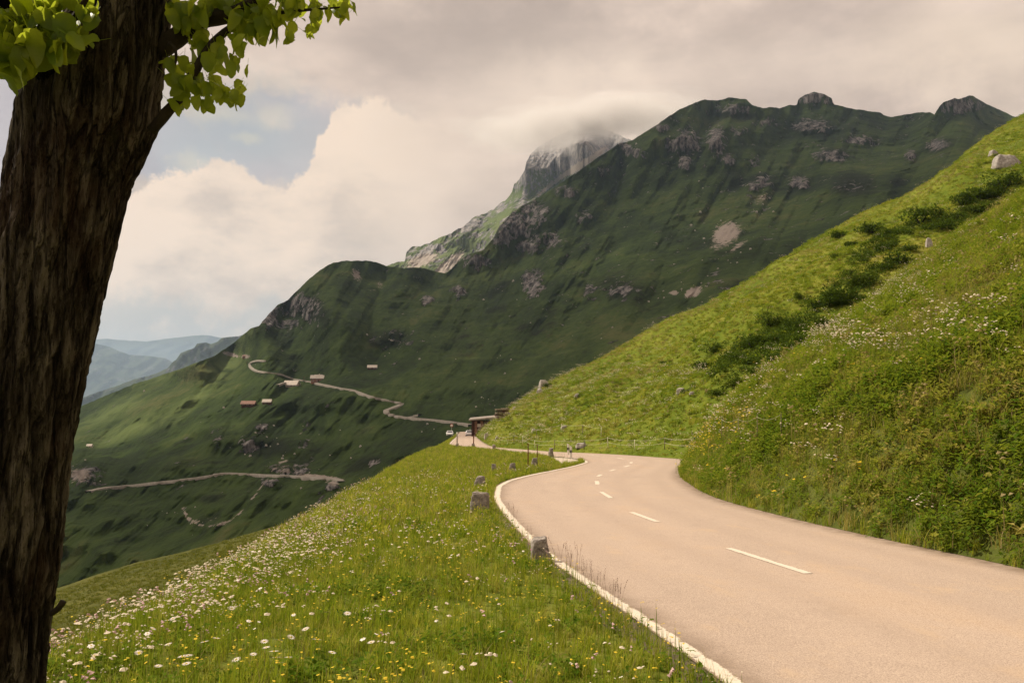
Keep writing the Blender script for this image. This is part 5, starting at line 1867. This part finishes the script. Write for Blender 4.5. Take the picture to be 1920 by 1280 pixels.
def scatter(V, dens, margin=300):
    """random points on a grid surface; dens(center xyz, px, py) in points per square metre; only where the view can see"""
    a, b, c, d = V[:-1, :-1], V[:-1, 1:], V[1:, 1:], V[1:, :-1]
    ar = 0.5 * np.linalg.norm(np.cross(c - a, d - b), axis=-1)
    ce = (a + b + c + d) / 4
    px, py = proj(ce)
    vis = (ce[..., 1] > 2.5) & (px > -margin) & (px < 1920 + margin) & (py < 1280 + margin) & (py > -margin)
    lam = ar * np.where(vis, dens(ce, px, py), 0)
    cnt = rng.poisson(np.clip(lam, 0, 1e4))
    i, j = np.nonzero(cnt)
    rep = cnt[i, j]
    i, j = np.repeat(i, rep), np.repeat(j, rep)
    u, w = rng.random(len(i))[:, None], rng.random(len(i))[:, None]
    p = (a[i, j] * (1 - u) + b[i, j] * u) * (1 - w) + (d[i, j] * (1 - u) + c[i, j] * u) * w
    return p


def rz(n):
    return rng.uniform(0, 2 * np.pi, n)


# ---- prototypes
near_c = proto_collection('near_grass', [mk_grass(MAT['grass_near'], 14, .20, .0035, .05, .7, MAT['grass_dry'], .10) for _ in range(4)] + [mk_grass(MAT['grass_near'], 12, .13, .004, .05, .8) for _ in range(2)]
                         + [mk_grass(MAT['grass_dry'], 9, .28, .002, .05, .5)] + [mk_herb(MAT['herb'], 16, .12, .055, .030, .07) for _ in range(2)])
mid_c = proto_collection('mid_grass', [mk_grass(MAT['grass_near'], 16, .30, .011, .14, .7, MAT['grass_dry'], .12) for _ in range(4)] + [mk_grass(MAT['grass_dry'], 10, .36, .007, .14, .5)] + [mk_herb(MAT['herb'], 18, .20, .10, .06, .16) for _ in range(2)])
bank_c = proto_collection('bank_plants', [mk_grass(MAT['bank_veg'], 20, .42, .009, .16, .9, MAT['grass_dry'], .10) for _ in range(3)] + [mk_herb(MAT['bank_veg'], 34, .34, .13, .07, .20) for _ in range(3)] + [mk_herb(MAT['herb'], 34, .42, .12, .055, .18) for _ in range(2)]
                         + [mk_grass(MAT['grass_dry'], 12, .55, .005, .14, .6)])
hill_c = proto_collection('hill_grass', [mk_grass(MAT['hill_veg'], 14, .42, .06, .45, 1.3, MAT['grass_dry'], .08) for _ in range(4)] + [mk_herb(MAT['hill_veg'], 16, .35, .30, .20, .5) for _ in range(2)] + [mk_herb(MAT['herb'], 18, .45, .30, .18, .45), mk_grass(MAT['grass_dry'], 14, .45, .05, .4, 1.2), mk_herb(MAT['shrub_leaf'], 26, .5, .26, .16, .5)])

# ---- near meadow
uu_row = uu
MV2 = Vm


def m_den(ce, px, py):
    d = ce[..., 1]
    e = np.abs(ce[..., 0] - Ex(np.clip(d, -9, 379)))
    k = np.where(d < 18, 150.0 * np.minimum(1, (8.5 / np.maximum(d, 5)) ** 1.0), 0)
    return k * sstep(0.02, 0.22, e)


p = scatter(MV2[:, :72], m_den)
n_ = len(p)
clump = fbm(p[:, 0] * .9, p[:, 1] * .9, 0.5, 3)
idx = rng.choice(9, n_, p=[.15, .15, .15, .13, .12, .10, .06, .07, .07])
idx = np.where((clump > .22) & (rng.random(n_) < .5), 7 + rng.integers(0, 2, n_), idx)
sc = rng.uniform(.5, 1.05, n_) * (1 + .55 * clump)
gn_scatter('grass', p, rz(n_), sc, idx, near_c, 'green grass of the flowery meadow beside the road', 'grass')


def m_den2(ce, px, py):
    d = ce[..., 1]
    e = np.abs(ce[..., 0] - Ex(np.clip(d, -9, 379)))
    pad_ = (d > 48) & (d < 64) & (ce[..., 0] > 2.6)
    return np.where((d >= 14) & (d < 240), 26.0 * np.minimum(1, 26 / np.maximum(d, 5)) * sstep(14, 20, d), 0) * sstep(0.05, 0.3, e) * np.where(pad_, 0.0, 1)


p = scatter(MV2, m_den2)
n_ = len(p)
sc = rng.uniform(.6, 1.2, n_) * (1 + .35 * fbm(p[:, 0] * .4, p[:, 1] * .4, 0.5, 3)) * (1 + 0.5 * sstep(40, 140, p[:, 1]))
gn_scatter('grass', p, rz(n_), sc, rng.choice(7, n_, p=[.2, .2, .2, .14, .10, .08, .08]), mid_c, 'grass on the farther part of the left meadow', 'grass')

# spur below
spur_c = proto_collection('spur_grass', [mk_grass(MAT['spur_veg'], 12, .35, .05, .45, 1.4) for _ in range(4)] + [mk_herb(MAT['spur_veg'], 14, .25, .25, .18, .5) for _ in range(3)])
p = scatter(SPV, lambda ce, px, py: np.where(ce[..., 1] < 160, 1.0, 0.5))
n_ = len(p)
gn_scatter('grass', p, rz(n_), rng.uniform(.5, 1.1, n_), rng.choice(7, n_, p=[.24, .24, .2, .14, .08, .05, .05]), spur_c, 'olive grass on the spur below the meadow', 'grass')

# ---- embankment
def b_den(ce, px, py):
    d = ce[..., 1]
    e = ce[..., 0] - Rx(np.clip(d, -9, 379))
    return 46.0 * np.minimum(1, 16 / np.maximum(d, 6)) ** .8 * sstep(0.0, .35, e + .1)


p = scatter(B, b_den)
n_ = len(p)
c1 = fbm(p[:, 0] * .22, p[:, 1] * .22, p[:, 2] * .22, 4)
idx = rng.choice(9, n_, p=[.14, .14, .12, .14, .14, .12, .06, .06, .08])
idx = np.where((c1 > .12) & (rng.random(n_) < .6), 6 + rng.integers(0, 2, n_), idx)
upz = sstep(2, 14, p[:, 2] + 2)
idx = np.where((c1 < -.05) & (rng.random(n_) < .10 + .40 * upz), 8, idx)
sc = rng.uniform(.55, 1.15, n_) * (1 + .9 * np.clip(c1, -.4, .6)) * (1 + .25 * sstep(25, 60, p[:, 1]))
lowband = sstep(0.2, 2.5, p[:, 0] - Rx(np.clip(p[:, 1], -9, 379)))
sc *= .75 + .25 * lowband
gn_scatter('bank_vegetation', p, rz(n_), sc, idx, bank_c, 'rough herbs and grass covering the right embankment', 'vegetation')

# ---- lit hillside
p = scatter(H, lambda ce, px, py: 3.2 * np.minimum(1.0, 110 / np.maximum(ce[..., 1], 40)) )
n_ = len(p)
c1 = fbm(p[:, 0] * .05, p[:, 1] * .05, p[:, 2] * .05, 4)
idx = rng.choice(7, n_, p=[.2, .2, .18, .16, .1, .1, .06])
idx = np.where((c1 > .08) & (rng.random(n_) < .5), 6, idx)
foot_d = np.abs(p[:, 0] - Rx(np.clip(p[:, 1], -9, 379)))
sc = rng.uniform(.35, .95, n_) * (1 + .5 * c1)
sc = np.where((p[:, 0] < 14) & (foot_d < 2.0), sc * .5, sc)
hx, hy = proj(p)
dl_ = np.minimum.reduce([polydist(hx, hy, [(955, 782), (1040, 722), (1100, 692), (1230, 622), (1340, 566)]) / 1.2, polydist(hx, hy, [(985, 815), (1030, 785), (1055, 762)]), polydist(hx, hy, [(1060, 745), (1170, 680), (1260, 640)]) * 1.2,
                         polydist(hx, hy, [(1370, 560), (1460, 505), (1560, 450)]), polydist(hx, hy, [(1120, 735), (1200, 700), (1290, 660)]), polydist(hx, hy, [(1700, 372), (1790, 325), (1860, 270)])])
idx = np.where((dl_ < 9) & (rng.random(n_) < .55), 7, idx)
sh_ = blobs(hx, hy, [(1650, 465, 120, 22, -30, 1), (1830, 385, 110, 36, -28, 1), (1590, 550, 110, 40, -35, 1), (1430, 655, 130, 42, -30, 1), (1380, 720, 60, 20, -20, .8), (1500, 620, 60, 40, -30, 1), (1230, 700, 60, 14, -25, .6)])
idx = np.where((sh_ + .5 * fbm(p[:, 0] * .09, p[:, 1] * .09, 7.7, 3) > .74) & (rng.random(n_) < .5), 8, idx)
sc = np.where(idx == 8, sc * 1.5, sc)
gn_scatter('grass', p, rz(n_), sc, idx, hill_c, 'sunlit grass on the steep hillside above the road', 'grass')

# ---- flowers as ground cover
fl_c = proto_collection('meadow_flowers', [mk_flower(MAT['herb'], MAT['petal_white'], MAT['petal_yellow'], .30, .022, 12), mk_flower(MAT['herb'], MAT['petal_cream'], None, .30, .024, 9, 3, .05, .5),
                                           mk_flower(MAT['herb'], MAT['petal_yellow'], None, .30, .013, 7, 5, .09), mk_flower(MAT['herb'], MAT['petal_pink'], None, .28, .016, 8, 3, .06, 1.0),
                                           mk_flower(MAT['herb'], MAT['petal_cream'], None, .28, .011, 8, 7, .08, .6), mk_flower(MAT['herb'], MAT['petal_yellow'], None, .30, .017, 8, 1)])


def f_den(ce, px, py):
    d = ce[..., 1]
    yS = np.interp(px, [0, 100, 250, 400, 520, 590, 660, 740, 840], [1290, 1243, 1165, 1080, 1010, 966, 925, 876, 832])
    below = py - yS
    band = np.exp(-((below - 55) / 75) ** 2) * sstep(800, 560, px)
    base = 13 + 34 * band
    base = base + 10 * np.exp(-(((px - 1020) / 110) ** 2 + ((py - 1075) / 45) ** 2))
    return np.where(d < 40, base * np.minimum(1, 14 / np.maximum(d, 5)), 0.25) * (d < 150) * 1.0


p = scatter(Vm[:, 1:66], f_den)
n_ = len(p)
px, py = proj(p)
yS = np.interp(px, [0, 100, 250, 400, 520, 590, 660, 740, 840], [1290, 1243, 1165, 1080, 1010, 966, 925, 876, 832])
band = np.exp(-((py - yS - 55) / 90) ** 2) * sstep(800, 560, px)
clus = fbm(p[:, 0] * .8, p[:, 1] * .8, 3.3, 3)
rr = rng.random(n_)
idx = np.where(rr < .15 + .28 * band, 1, np.where(rr < .27 + .38 * band, 4, np.where(rr < .35 + .40 * band, 0, np.where(rr < .48 + .42 * band, 3, 2))))
idx = np.where((clus > .15) & (band < .4), 2, idx)
idx = np.where((clus < -.25) & (band > .2), 3, idx)
sc = rng.uniform(.55, 1.05, n_) * (1 + .45 * sstep(15, 60, p[:, 1]))
gn_scatter('wildflowers', p, rz(n_), sc, idx, fl_c, 'white, pink and yellow wildflowers in the left meadow', 'wildflowers')

# embankment flowers: cream umbels in loose drifts, yellow ones along the nose
um_c = proto_collection('umbels', [mk_flower(MAT['herb'], MAT['petal_cream'], None, .60, .030, 8, 16, .16, .5), mk_flower(MAT['herb'], MAT['petal_cream'], None, .5, .022, 7, 18, .14, .6), mk_flower(MAT['herb'], MAT['petal_yellow'], None, .30, .028, 8, 5, .14), mk_flower(MAT['grass_dry'], MAT['grass_dry'], None, .55, .04, 7, 5, .12, .8)])


def u_den(ce, px, py):
    k = np.zeros(px.shape)
    for (cx_, cy_, rx, ry, s) in ((1560, 655, 40, 45, 3), (1650, 675, 60, 30, 3), (1700, 690, 40, 30, 3), (1790, 640, 60, 30, 2), (1880, 630, 40, 30, 3), (1870, 680, 50, 30, 2), (1750, 720, 90, 50, .6), (1420, 800, 110, 50, 1.0), (1480, 740, 60, 40, .8), (1640, 810, 60, 24, .8), (1700, 540, 60, 60, .7)):
        k = np.maximum(k, s * np.exp(-((px - cx_) / rx) ** 2 - ((py - cy_) / ry) ** 2))
    return k + 0.10


p1 = scatter(B, u_den)
p2 = scatter(B, lambda ce, px, py: 6.0 * np.exp(-((px - 1310) / 45) ** 2 - ((py - 838) / 30) ** 2) + 5 * np.exp(-((px - 1360) / 70) ** 2 - ((py - 800) / 40) ** 2) + 0.15)
p3 = scatter(B, lambda ce, px, py: 0.7 + 0 * px)
p = np.vstack([p1, p2, p3])
idx = np.r_[rng.integers(0, 2, len(p1)), np.full(len(p2), 2), np.full(len(p3), 3)]
n_ = len(p)
gn_scatter('wildflowers', p, rz(n_), rng.uniform(.7, 1.3, n_), idx, um_c, 'cream umbels and yellow flowers on the right embankment', 'wildflowers')
# hillside specks of white and yellow
p = scatter(H, lambda ce, px, py: np.where((py > 690) & (px < 1330), 0.5, 0.10) )
n_ = len(p)
gn_scatter('wildflowers', p, rz(n_), rng.uniform(.8, 1.7, n_), rng.choice(4, n_, p=[.35, .25, .3, .1]), um_c, 'pale specks of flowers on the sunlit hillside', 'wildflowers')

# ---- dry roadside stalks and leafy clumps along the white line
st_t = []
for _ in range(3):
    t = Tuft()
    for k in range(5):
        x, y = vr.gauss(0, .05), vr.gauss(0, .05)
        h = vr.uniform(.20, .42); a = vr.uniform(0, 6.28); b = vr.uniform(.05, .35)
        t.blade(x, y, a, h, .0022, b, 0)
        for q in range(5):
            f = .72 + q * .06
            t.leaf((x + math.cos(a) * b * h * f * f, y + math.sin(a) * b * h * f * f, h * f * .95), vr.uniform(0, 6.28), -.9, .025, .008, 0)
    st_t.append(t.build('stalk', [MAT['stalk']]))
st_c = proto_collection('dry_stalks', st_t)
sp_px = [(1062, 1060), (1072, 1064), (1082, 1072), (1056, 1062), (1100, 1098), (1115, 1108), (1128, 1118), (1142, 1128), (1152, 1134), (1108, 1102), (1158, 1140), (955, 975), (962, 985), (975, 1000), (985, 1012), (948, 960), (1076, 1066)]
p = np.array([tuple(hit(a, b)) for a, b in sp_px])
p = p + rng.normal(0, .05, (len(sp_px), 3)) * np.array([1, 1, 0])
gn_scatter('dry_stalks', p, rz(len(p)), rng.uniform(.55, 1.05, len(p)), rng.integers(0, 3, len(p)), st_c, 'brown dry grass stalks leaning over the white edge line', 'stalks')

xv, yv = rng.uniform(8.6, 13.5, 2600), rng.uniform(45.5, 58, 2600)
ok_ = xv > Rx(yv) + .1
xv, yv = xv[ok_], yv[ok_]
p = np.array([(a, b, ground_z(a, b)) for a, b in zip(xv, yv)])
gn_scatter('verge_grass', p, rz(len(p)), rng.uniform(1.0, 2.0, len(p)), rng.choice(9, len(p)), near_c, 'grass in the hollow between embankment and hillside', 'grass')
# verge overhang: leafy tufts hiding the outer edge of line and bank foot
yv = rng.uniform(5, 55, 900)
p = np.stack([Ex(yv) - rng.uniform(.0, .30, 900), yv, Rz(yv) - .03], -1)
gn_scatter('verge_grass', p, rz(900), rng.uniform(.4, .9, 900) * (1 + .02 * yv), rng.choice(9, 900), near_c, 'ragged grass fringe along the white edge line', 'grass')
yv = rng.uniform(7, 44, 1500)
p = np.stack([Rx(yv) + rng.uniform(.0, .5, 1500), yv, Rz(yv) - .03], -1)
gn_scatter('verge_grass', p, rz(1500), rng.uniform(.8, 1.6, 1500) * (1 + .01 * yv), rng.choice(9, 1500), near_c, 'grass fringe at the foot of the embankment', 'grass')

# ---- single daisies in the foreground, each a thing of its own
def daisy_parts():
    t = Tuft(); t.blade(0, 0, 0.3, 1.0, .010, .10, 0)
    stem = t.build('stem', [MAT['herb']]).data
    t = Tuft()
    for k in range(14):
        a = 2 * math.pi * k / 14
        t.leaf((math.cos(a) * .02, math.sin(a) * .02, 0), a, -.12, .10, .034, 0)
    pet = t.build('petals', [MAT['petal_white']]).data
    t = Tuft(); t.disc((0, 0, .004), .034, 10, 0, 0, 0, .5)
    cen_ = t.build('centre', [MAT['petal_yellow']]).data
    return stem, pet, cen_


stem_m, pet_m, cen_m = daisy_parts()
dpx = [(545, 1222), (576, 1205), (522, 1238), (540, 1262), (470, 1250), (498, 1240), (514, 1262), (432, 1262), (447, 1270), (330, 1272), (345, 1262), (608, 1165), (590, 1232), (386, 1235), (400, 1222), (318, 1232), (310, 1178), (320, 1180),
       (283, 1200), (350, 1262), (260, 1250), (620, 1252), (352, 1277), (300, 1277), (520, 1278), (527, 1270), (490, 1232), (430, 1160), (655, 1175), (700, 1232)]
dpx.sort()
for k, (a, b) in enumerate(dpx):
    q = hit(a, b + 22)
    if q is None: continue
    h = .20 + .08 * lr.random()
    e = empty('daisy', q, lr.uniform(0, 6.28))
    e.scale = (h * 1.0,) * 3
    tag(e, 'white yellow-centred daisy in the foreground grass, %s from the left' % ORD[k], 'daisy', 'daisies in the foreground meadow')
    s = bpy.data.objects.new('stem', stem_m); link(s, e); s.scale = (.8, .8, .8)
    for nm, me in (('petals', pet_m), ('centre', cen_m)):
        o = bpy.data.objects.new(nm, me); link(o, e)
        o.location = (.07, .02, .80 if nm == 'petals' else .805); o.rotation_euler = (lr.uniform(-.4, .4) if nm == 'petals' else 0, lr.uniform(-.2, .4) if nm == 'petals' else 0, 0)
        o.scale = (1.15,) * 3
q = boll_pts[0]
e = empty('pink_flower', Vector((q.x - .115, q.y - .06, q.z + .18)))
tag(e, 'bright pink flower leaning on the nearest guard stone', 'flower')
t = Tuft(); t.disc((0, 0, .02), .03, 10, .5, -.3, 0, .5); o = t.build('petals', [MAT['petal_magenta']]); link(o, e)
t = Tuft(); t.blade(0, 0, 1, -.2, .003, .2, 0); o = t.build('stem', [MAT['herb']]); link(o, e)

# ---- shrubs
def shrub_mesh(seed, nl, flat):
    rg = random.Random(seed)
    t = Tuft()
    lobes = [(rg.uniform(-.6, .6), rg.uniform(-.5, .5), rg.uniform(.12, .5) * flat, rg.uniform(.24, .42)) for _ in range(9)]
    for _ in range(nl):
        cx_, cy_, cz, r = rg.choice(lobes)
        v = Vector((rg.gauss(0, 1), rg.gauss(0, 1), rg.gauss(0, 1))).normalized() * r * rg.uniform(.6, 1.08)
        v.z *= flat
        c = Vector((cx_, cy_, cz)) + v
        if c.z < -.02: c.z = rg.uniform(0, .1)
        t.leaf(c, rg.uniform(0, 6.28), rg.uniform(-1.2, 1.0), rg.uniform(.07, .13), rg.uniform(.05, .09))
    o = t.build('crown', [MAT['shrub_leaf']])
    return o.data


shrub_meshes = [shrub_mesh(100 + i, 900, .75 if i % 2 else .55) for i in range(5)]
bm = bmesh.new()
for k in range(4):
    a = k * 1.6
    cyl_bm(bm, (0, 0, -.1), (.3 * math.cos(a), .3 * math.sin(a), .3), .035, .015, 6)
me_stem = bpy.data.meshes.new('stem'); bm.to_mesh(me_stem); bm.free(); me_stem.materials.append(MAT['twig'])
shrubs = [(1636, 436, 56, 'top'), (1662, 446, 46, 'top'), (1601, 461, 28, 'top'), (1665, 468, 40, 'top'), (1574, 446, 40, 'top'), (1726, 418, 70, 'top'), (1764, 430, 60, 'top'), (1838, 372, 74, 'crest'), (1807, 384, 50, 'crest'),
          (1884, 352, 66, 'crest'), (1853, 398, 60, 'crest'), (1787, 418, 54, 'crest'), (1905, 380, 60, 'crest'), (1617, 534, 70, 'mid'), (1554, 528, 14, 'mid'), (1570, 570, 84, 'mid'), (1530, 578, 50, 'mid'), (1621, 492, 16, 'mid'), (1591, 494, 12, 'mid'), (1684, 494, 60, 'mid'),
          (1654, 506, 50, 'mid'), (1446, 610, 62, 'low'), (1484, 620, 60, 'low'), (1516, 650, 80, 'low'), (1470, 684, 60, 'low'), (1412, 652, 60, 'low'), (1340, 660, 50, 'low'), (1380, 680, 56, 'low'), (1306, 640, 16, 'speck'), (1242, 681, 15, 'speck'), (1378, 720, 34, 'low'),
          (1430, 700, 50, 'low'), (1320, 690, 44, 'low'), (1288, 739, 22, 'solo'), (1028, 724, 18, 'sky'), (1086, 744, 16, 'hollow'), (1500, 560, 26, 'mid'), (1345, 740, 36, 'low'), (1460, 640, 46, 'low'), (1550, 612, 50, 'mid'), (1704, 470, 40, 'mid')]
slab = {'top': 'dark low shrub in the upper belt of the hillside', 'crest': 'dark shrub near the top of the lit hillside', 'mid': 'dark shrub half way up behind the embankment',
        'low': 'spreading dark shrub on the lower lit hillside', 'speck': 'tiny lone dark shrub on open grass', 'solo': 'solitary round dark bush between two pale boulders', 'sky': 'dark shrub on the crest beside a grey rock', 'hollow': 'small dark shrub beside the rock in the hollow'}
for (cx_, cy_, rx, ry, rot, n_, key) in ((1680, 450, 120, 18, -30, 6, 'top'), (1840, 385, 80, 26, -28, 8, 'crest'), (1590, 540, 110, 40, -35, 6, 'mid'), (1420, 660, 130, 44, -30, 9, 'low')):
    for _ in range(n_):
        u, v = lr.gauss(0, .6) * rx, lr.gauss(0, .6) * ry
        c, s = math.cos(R_(rot)), math.sin(R_(rot))
        shrubs.append((cx_ + u * c - v * s, cy_ + u * s + v * c, lr.uniform(14, 40), key))
shrubs.sort(key=lambda q: q[0])
seen_key = {}
for k, (a, b, w, key) in enumerate(shrubs):
    q = hit(a, b)
    if q is not None and q.y < 60 and key in ('top', 'crest', 'mid', 'low'):
        continue
    if q is None: continue
    W = w / FPX * q.y * 1.2
    e = empty('shrub', q, lr.uniform(0, 6.28))
    e.scale = (W * .62, W * .62, W * (.62 if w > 30 else .7))
    grp = {'top': 'shrubs of the upper belt', 'crest': 'shrubs near the top right corner', 'mid': 'shrubs half way up', 'low': 'shrubs on the lower hillside', 'speck': 'lone specks of shrub'}.get(key)
    kk = seen_key.get(key, 0); seen_key[key] = kk + 1
    tag(e, slab[key] if grp is None else (slab[key] + ', ' + ORD[kk] + ' from the left'), 'shrub', grp)
    o = bpy.data.objects.new('crown', shrub_meshes[k % 5]); link(o, e)
    o = bpy.data.objects.new('stem', me_stem); link(o, e)

# ---- loose rocks on the far slopes
rk = []
for i in range(4):
    o = bpy.data.objects.new('stone', stone_mesh(70 + i, 1.2, 1.0, .8, .6, .5, .14, 'stone')); o.data.materials.append(MAT['rock']); rk.append(o)
rk_c = proto_collection('loose_rocks', rk)
rp = []
for (cx_, cy_, rx, ry, n_) in ((1360, 455, 60, 40, 70), (1420, 380, 40, 26, 40), (1310, 540, 40, 26, 40), (1240, 590, 60, 50, 40), (960, 700, 90, 60, 30), (930, 755, 50, 30, 60), (800, 800, 60, 20, 16), (740, 640, 60, 40, 40), (550, 900, 60, 30, 50), (360, 970, 60, 20, 30), (160, 895, 40, 26, 50),
                               (480, 830, 40, 30, 40), (1000, 560, 120, 60, 40), (620, 830, 120, 50, 30), (1150, 620, 80, 60, 30), (470, 740, 200, 60, 30), (1330, 320, 120, 70, 40)):
    for _ in range(n_):
        q = mt_at(rng.normal(cx_, rx * .6), rng.normal(cy_, ry * .6))
        if q is not None: rp.append(tuple(q))
rp = np.array(rp)[::2]
gn_scatter('loose_rocks', rp, rz(len(rp)), rng.uniform(.25, 1.0, len(rp)) ** 3 * 2.3 * (rp[:, 1] / 900), rng.integers(0, 4, len(rp)), rk_c, 'pale loose rocks scattered over the shaded mountain', 'rocks')
# ------------------------------------------------------------------ air and clouds
def volume_mat(name, density, color, aniso):
    m, t, out = new_mat(name)
    v = t.new('ShaderNodeVolumePrincipled')
    v.inputs['Color'].default_value = (*color, 1)
    v.inputs['Density'].default_value = density
    v.inputs['Anisotropy'].default_value = aniso
    t.link(v.outputs[0], out.inputs['Volume'])
    return m


HZ = volume_mat('air', 4.2e-5, (0.58, 0.76, 1.0), 0.2)
x0, x1, y0, y1, z0, z1 = -31000, 31000, -1500, 31500, -900, 1290
hz = mesh_obj('haze', [(x0, y0, z0), (x1, y0, z0), (x1, y1, z0), (x0, y1, z0), (x0, y0, z1), (x1, y0, z1), (x1, y1, z1), (x0, y1, z1)],
              [(0, 3, 2, 1), (4, 5, 6, 7), (0, 1, 5, 4), (1, 2, 6, 5), (2, 3, 7, 6), (3, 0, 4, 7)], HZ, smooth=False)
tag(hz, 'thin bluish mountain haze filling the valley air', 'haze', kind='stuff')

# cloud bank out of view, shaped so its shadow lies on the big mountain
CB = 2300.0
def up_to_cloud(p):
    p = np.asarray(p, float)
    L = (CB - p[:, 2]) / SUN_DIR.z
    return p[:, :2] + np.array([SUN_DIR.x, SUN_DIR.y])[None] * L[:, None]


ii = rng.integers(0, MV.shape[0], 5000); jj = rng.integers(0, MV.shape[1], 5000)
pxs, pys = MPX[ii, jj], MPY[ii, jj]
pts = MV[ii, jj]
litm = ((pxs < 470) & (pys < 800 - 0.18 * (pxs - 150)) & (pys < 1000)) | ((pxs < 420) & (pys < 840 - 0.25 * (pxs - 150)))
lit_xy = up_to_cloud(pts[litm])
shade_xy = up_to_cloud(pts[~litm & (pxs < 2150)])
nearlit = []
for A in (H2.reshape(-1, 3)[::90], Vm[:, :62].reshape(-1, 3)[::60], B.reshape(-1, 3)[::90]):
    nearlit.append(up_to_cloud(A))
near_xy = np.concatenate(nearlit)
CG = 150
lo = shade_xy.min(0) - 500; hi = shade_xy.max(0) + 500
cx = np.linspace(lo[0], hi[0], CG); cyy = np.linspace(lo[1], hi[1], CG)
GX, GY = np.meshgrid(cx, cyy)
def mind(xy):
    out = np.full(GX.shape, 1e9)
    for k in range(0, len(xy), 200):
        c = xy[k:k + 200]
        dd = np.sqrt(((GX[..., None] - c[:, 0]) ** 2 + (GY[..., None] - c[:, 1]) ** 2).min(-1))
        out = np.minimum(out, dd)
    return out
ds, dl, dn = mind(shade_xy), mind(lit_xy), mind(near_xy)
nz = fbm(GX / 260, GY / 260, 0.4, 4)
T = sstep(140, -20, ds + nz * 90) * sstep(10, 140, dl + nz * 100) * sstep(10, 90, dn + nz * 30)
T = T * (0.85 + 0.5 * fbm(GX / 190, GY / 190, 8.4, 4))
T[:2] = T[-2:] = 0; T[:, :2] = T[:, -2:] = 0
T = np.clip(T, 0, 1.2) * 320
keep = T > 2.0
vid_t = -np.ones(T.shape, int); vid_b = -np.ones(T.shape, int)
verts = []
for i in range(CG):
    for j in range(CG):
        near_edge = T[i, j] > 2.0
        if near_edge:
            vid_t[i, j] = len(verts); verts.append((GX[i, j], GY[i, j], CB + T[i, j] * 0.75))
            vid_b[i, j] = len(verts); verts.append((GX[i, j], GY[i, j], CB - T[i, j] * 0.25))
        else:
            vid_t[i, j] = vid_b[i, j] = len(verts); verts.append((GX[i, j], GY[i, j], CB))
faces = []
for i in range(CG - 1):
    for j in range(CG - 1):
        q = [(i, j), (i, j + 1), (i + 1, j + 1), (i + 1, j)]
        if any(keep[a] for a in q):
            faces.append([vid_t[a] for a in q])
            fb = [vid_b[a] for a in q][::-1]
            faces.append(fb)
used = sorted({v for f in faces for v in f})
rm = {v: k for k, v in enumerate(used)}
cl = mesh_obj('cloud', [verts[v] for v in used], [[rm[v] for v in f] for f in faces], volume_mat('shadow_cloud_vapour', 0.0043, (0.98, 0.96, 0.93), 0.6))
tag(cl, 'unseen cloud bank shaped to shade the big mountain', 'cloud', kind='stuff')

# cloud wrapped round the head of the rocky peak
CAPM = volume_mat('summit_cloud', 0.0021, (0.97, 0.94, 0.92), 0.3)
def cloud_blob(px, py, d, rx, ry, rz, seed):
    bm = bmesh.new()
    bmesh.ops.create_icosphere(bm, subdivisions=4, radius=1.0)
    c = P(px, py, d)
    co = np.array([v.co[:] for v in bm.verts])
    k = 1 + 0.62 * fbm(co[:, 0] * 1.5 + seed, co[:, 1] * 1.5, co[:, 2] * 1.5, 4)
    co = co * k[:, None] * np.array([rx, ry, rz]) + c
    fs = [[v.index for v in f.verts] for f in bm.faces]
    bm.free()
    o = mesh_obj('summit_cloud', co, fs, CAPM)
    return tag(o, 'pale cloud hiding the summit of the rocky peak', 'cloud', 'clouds wrapped round the rocky peak', 'stuff')


cr_ = random.Random(12)
for k in range(13):
    px = 960 + 24 * k + cr_.uniform(-16, 16)
    py = 243 - 0.14 * (px - 985) + cr_.uniform(-14, 14)
    cloud_blob(px, py, cr_.uniform(3000, 3350), cr_.uniform(130, 300), cr_.uniform(100, 190), cr_.uniform(44, 80), k * 3.7)
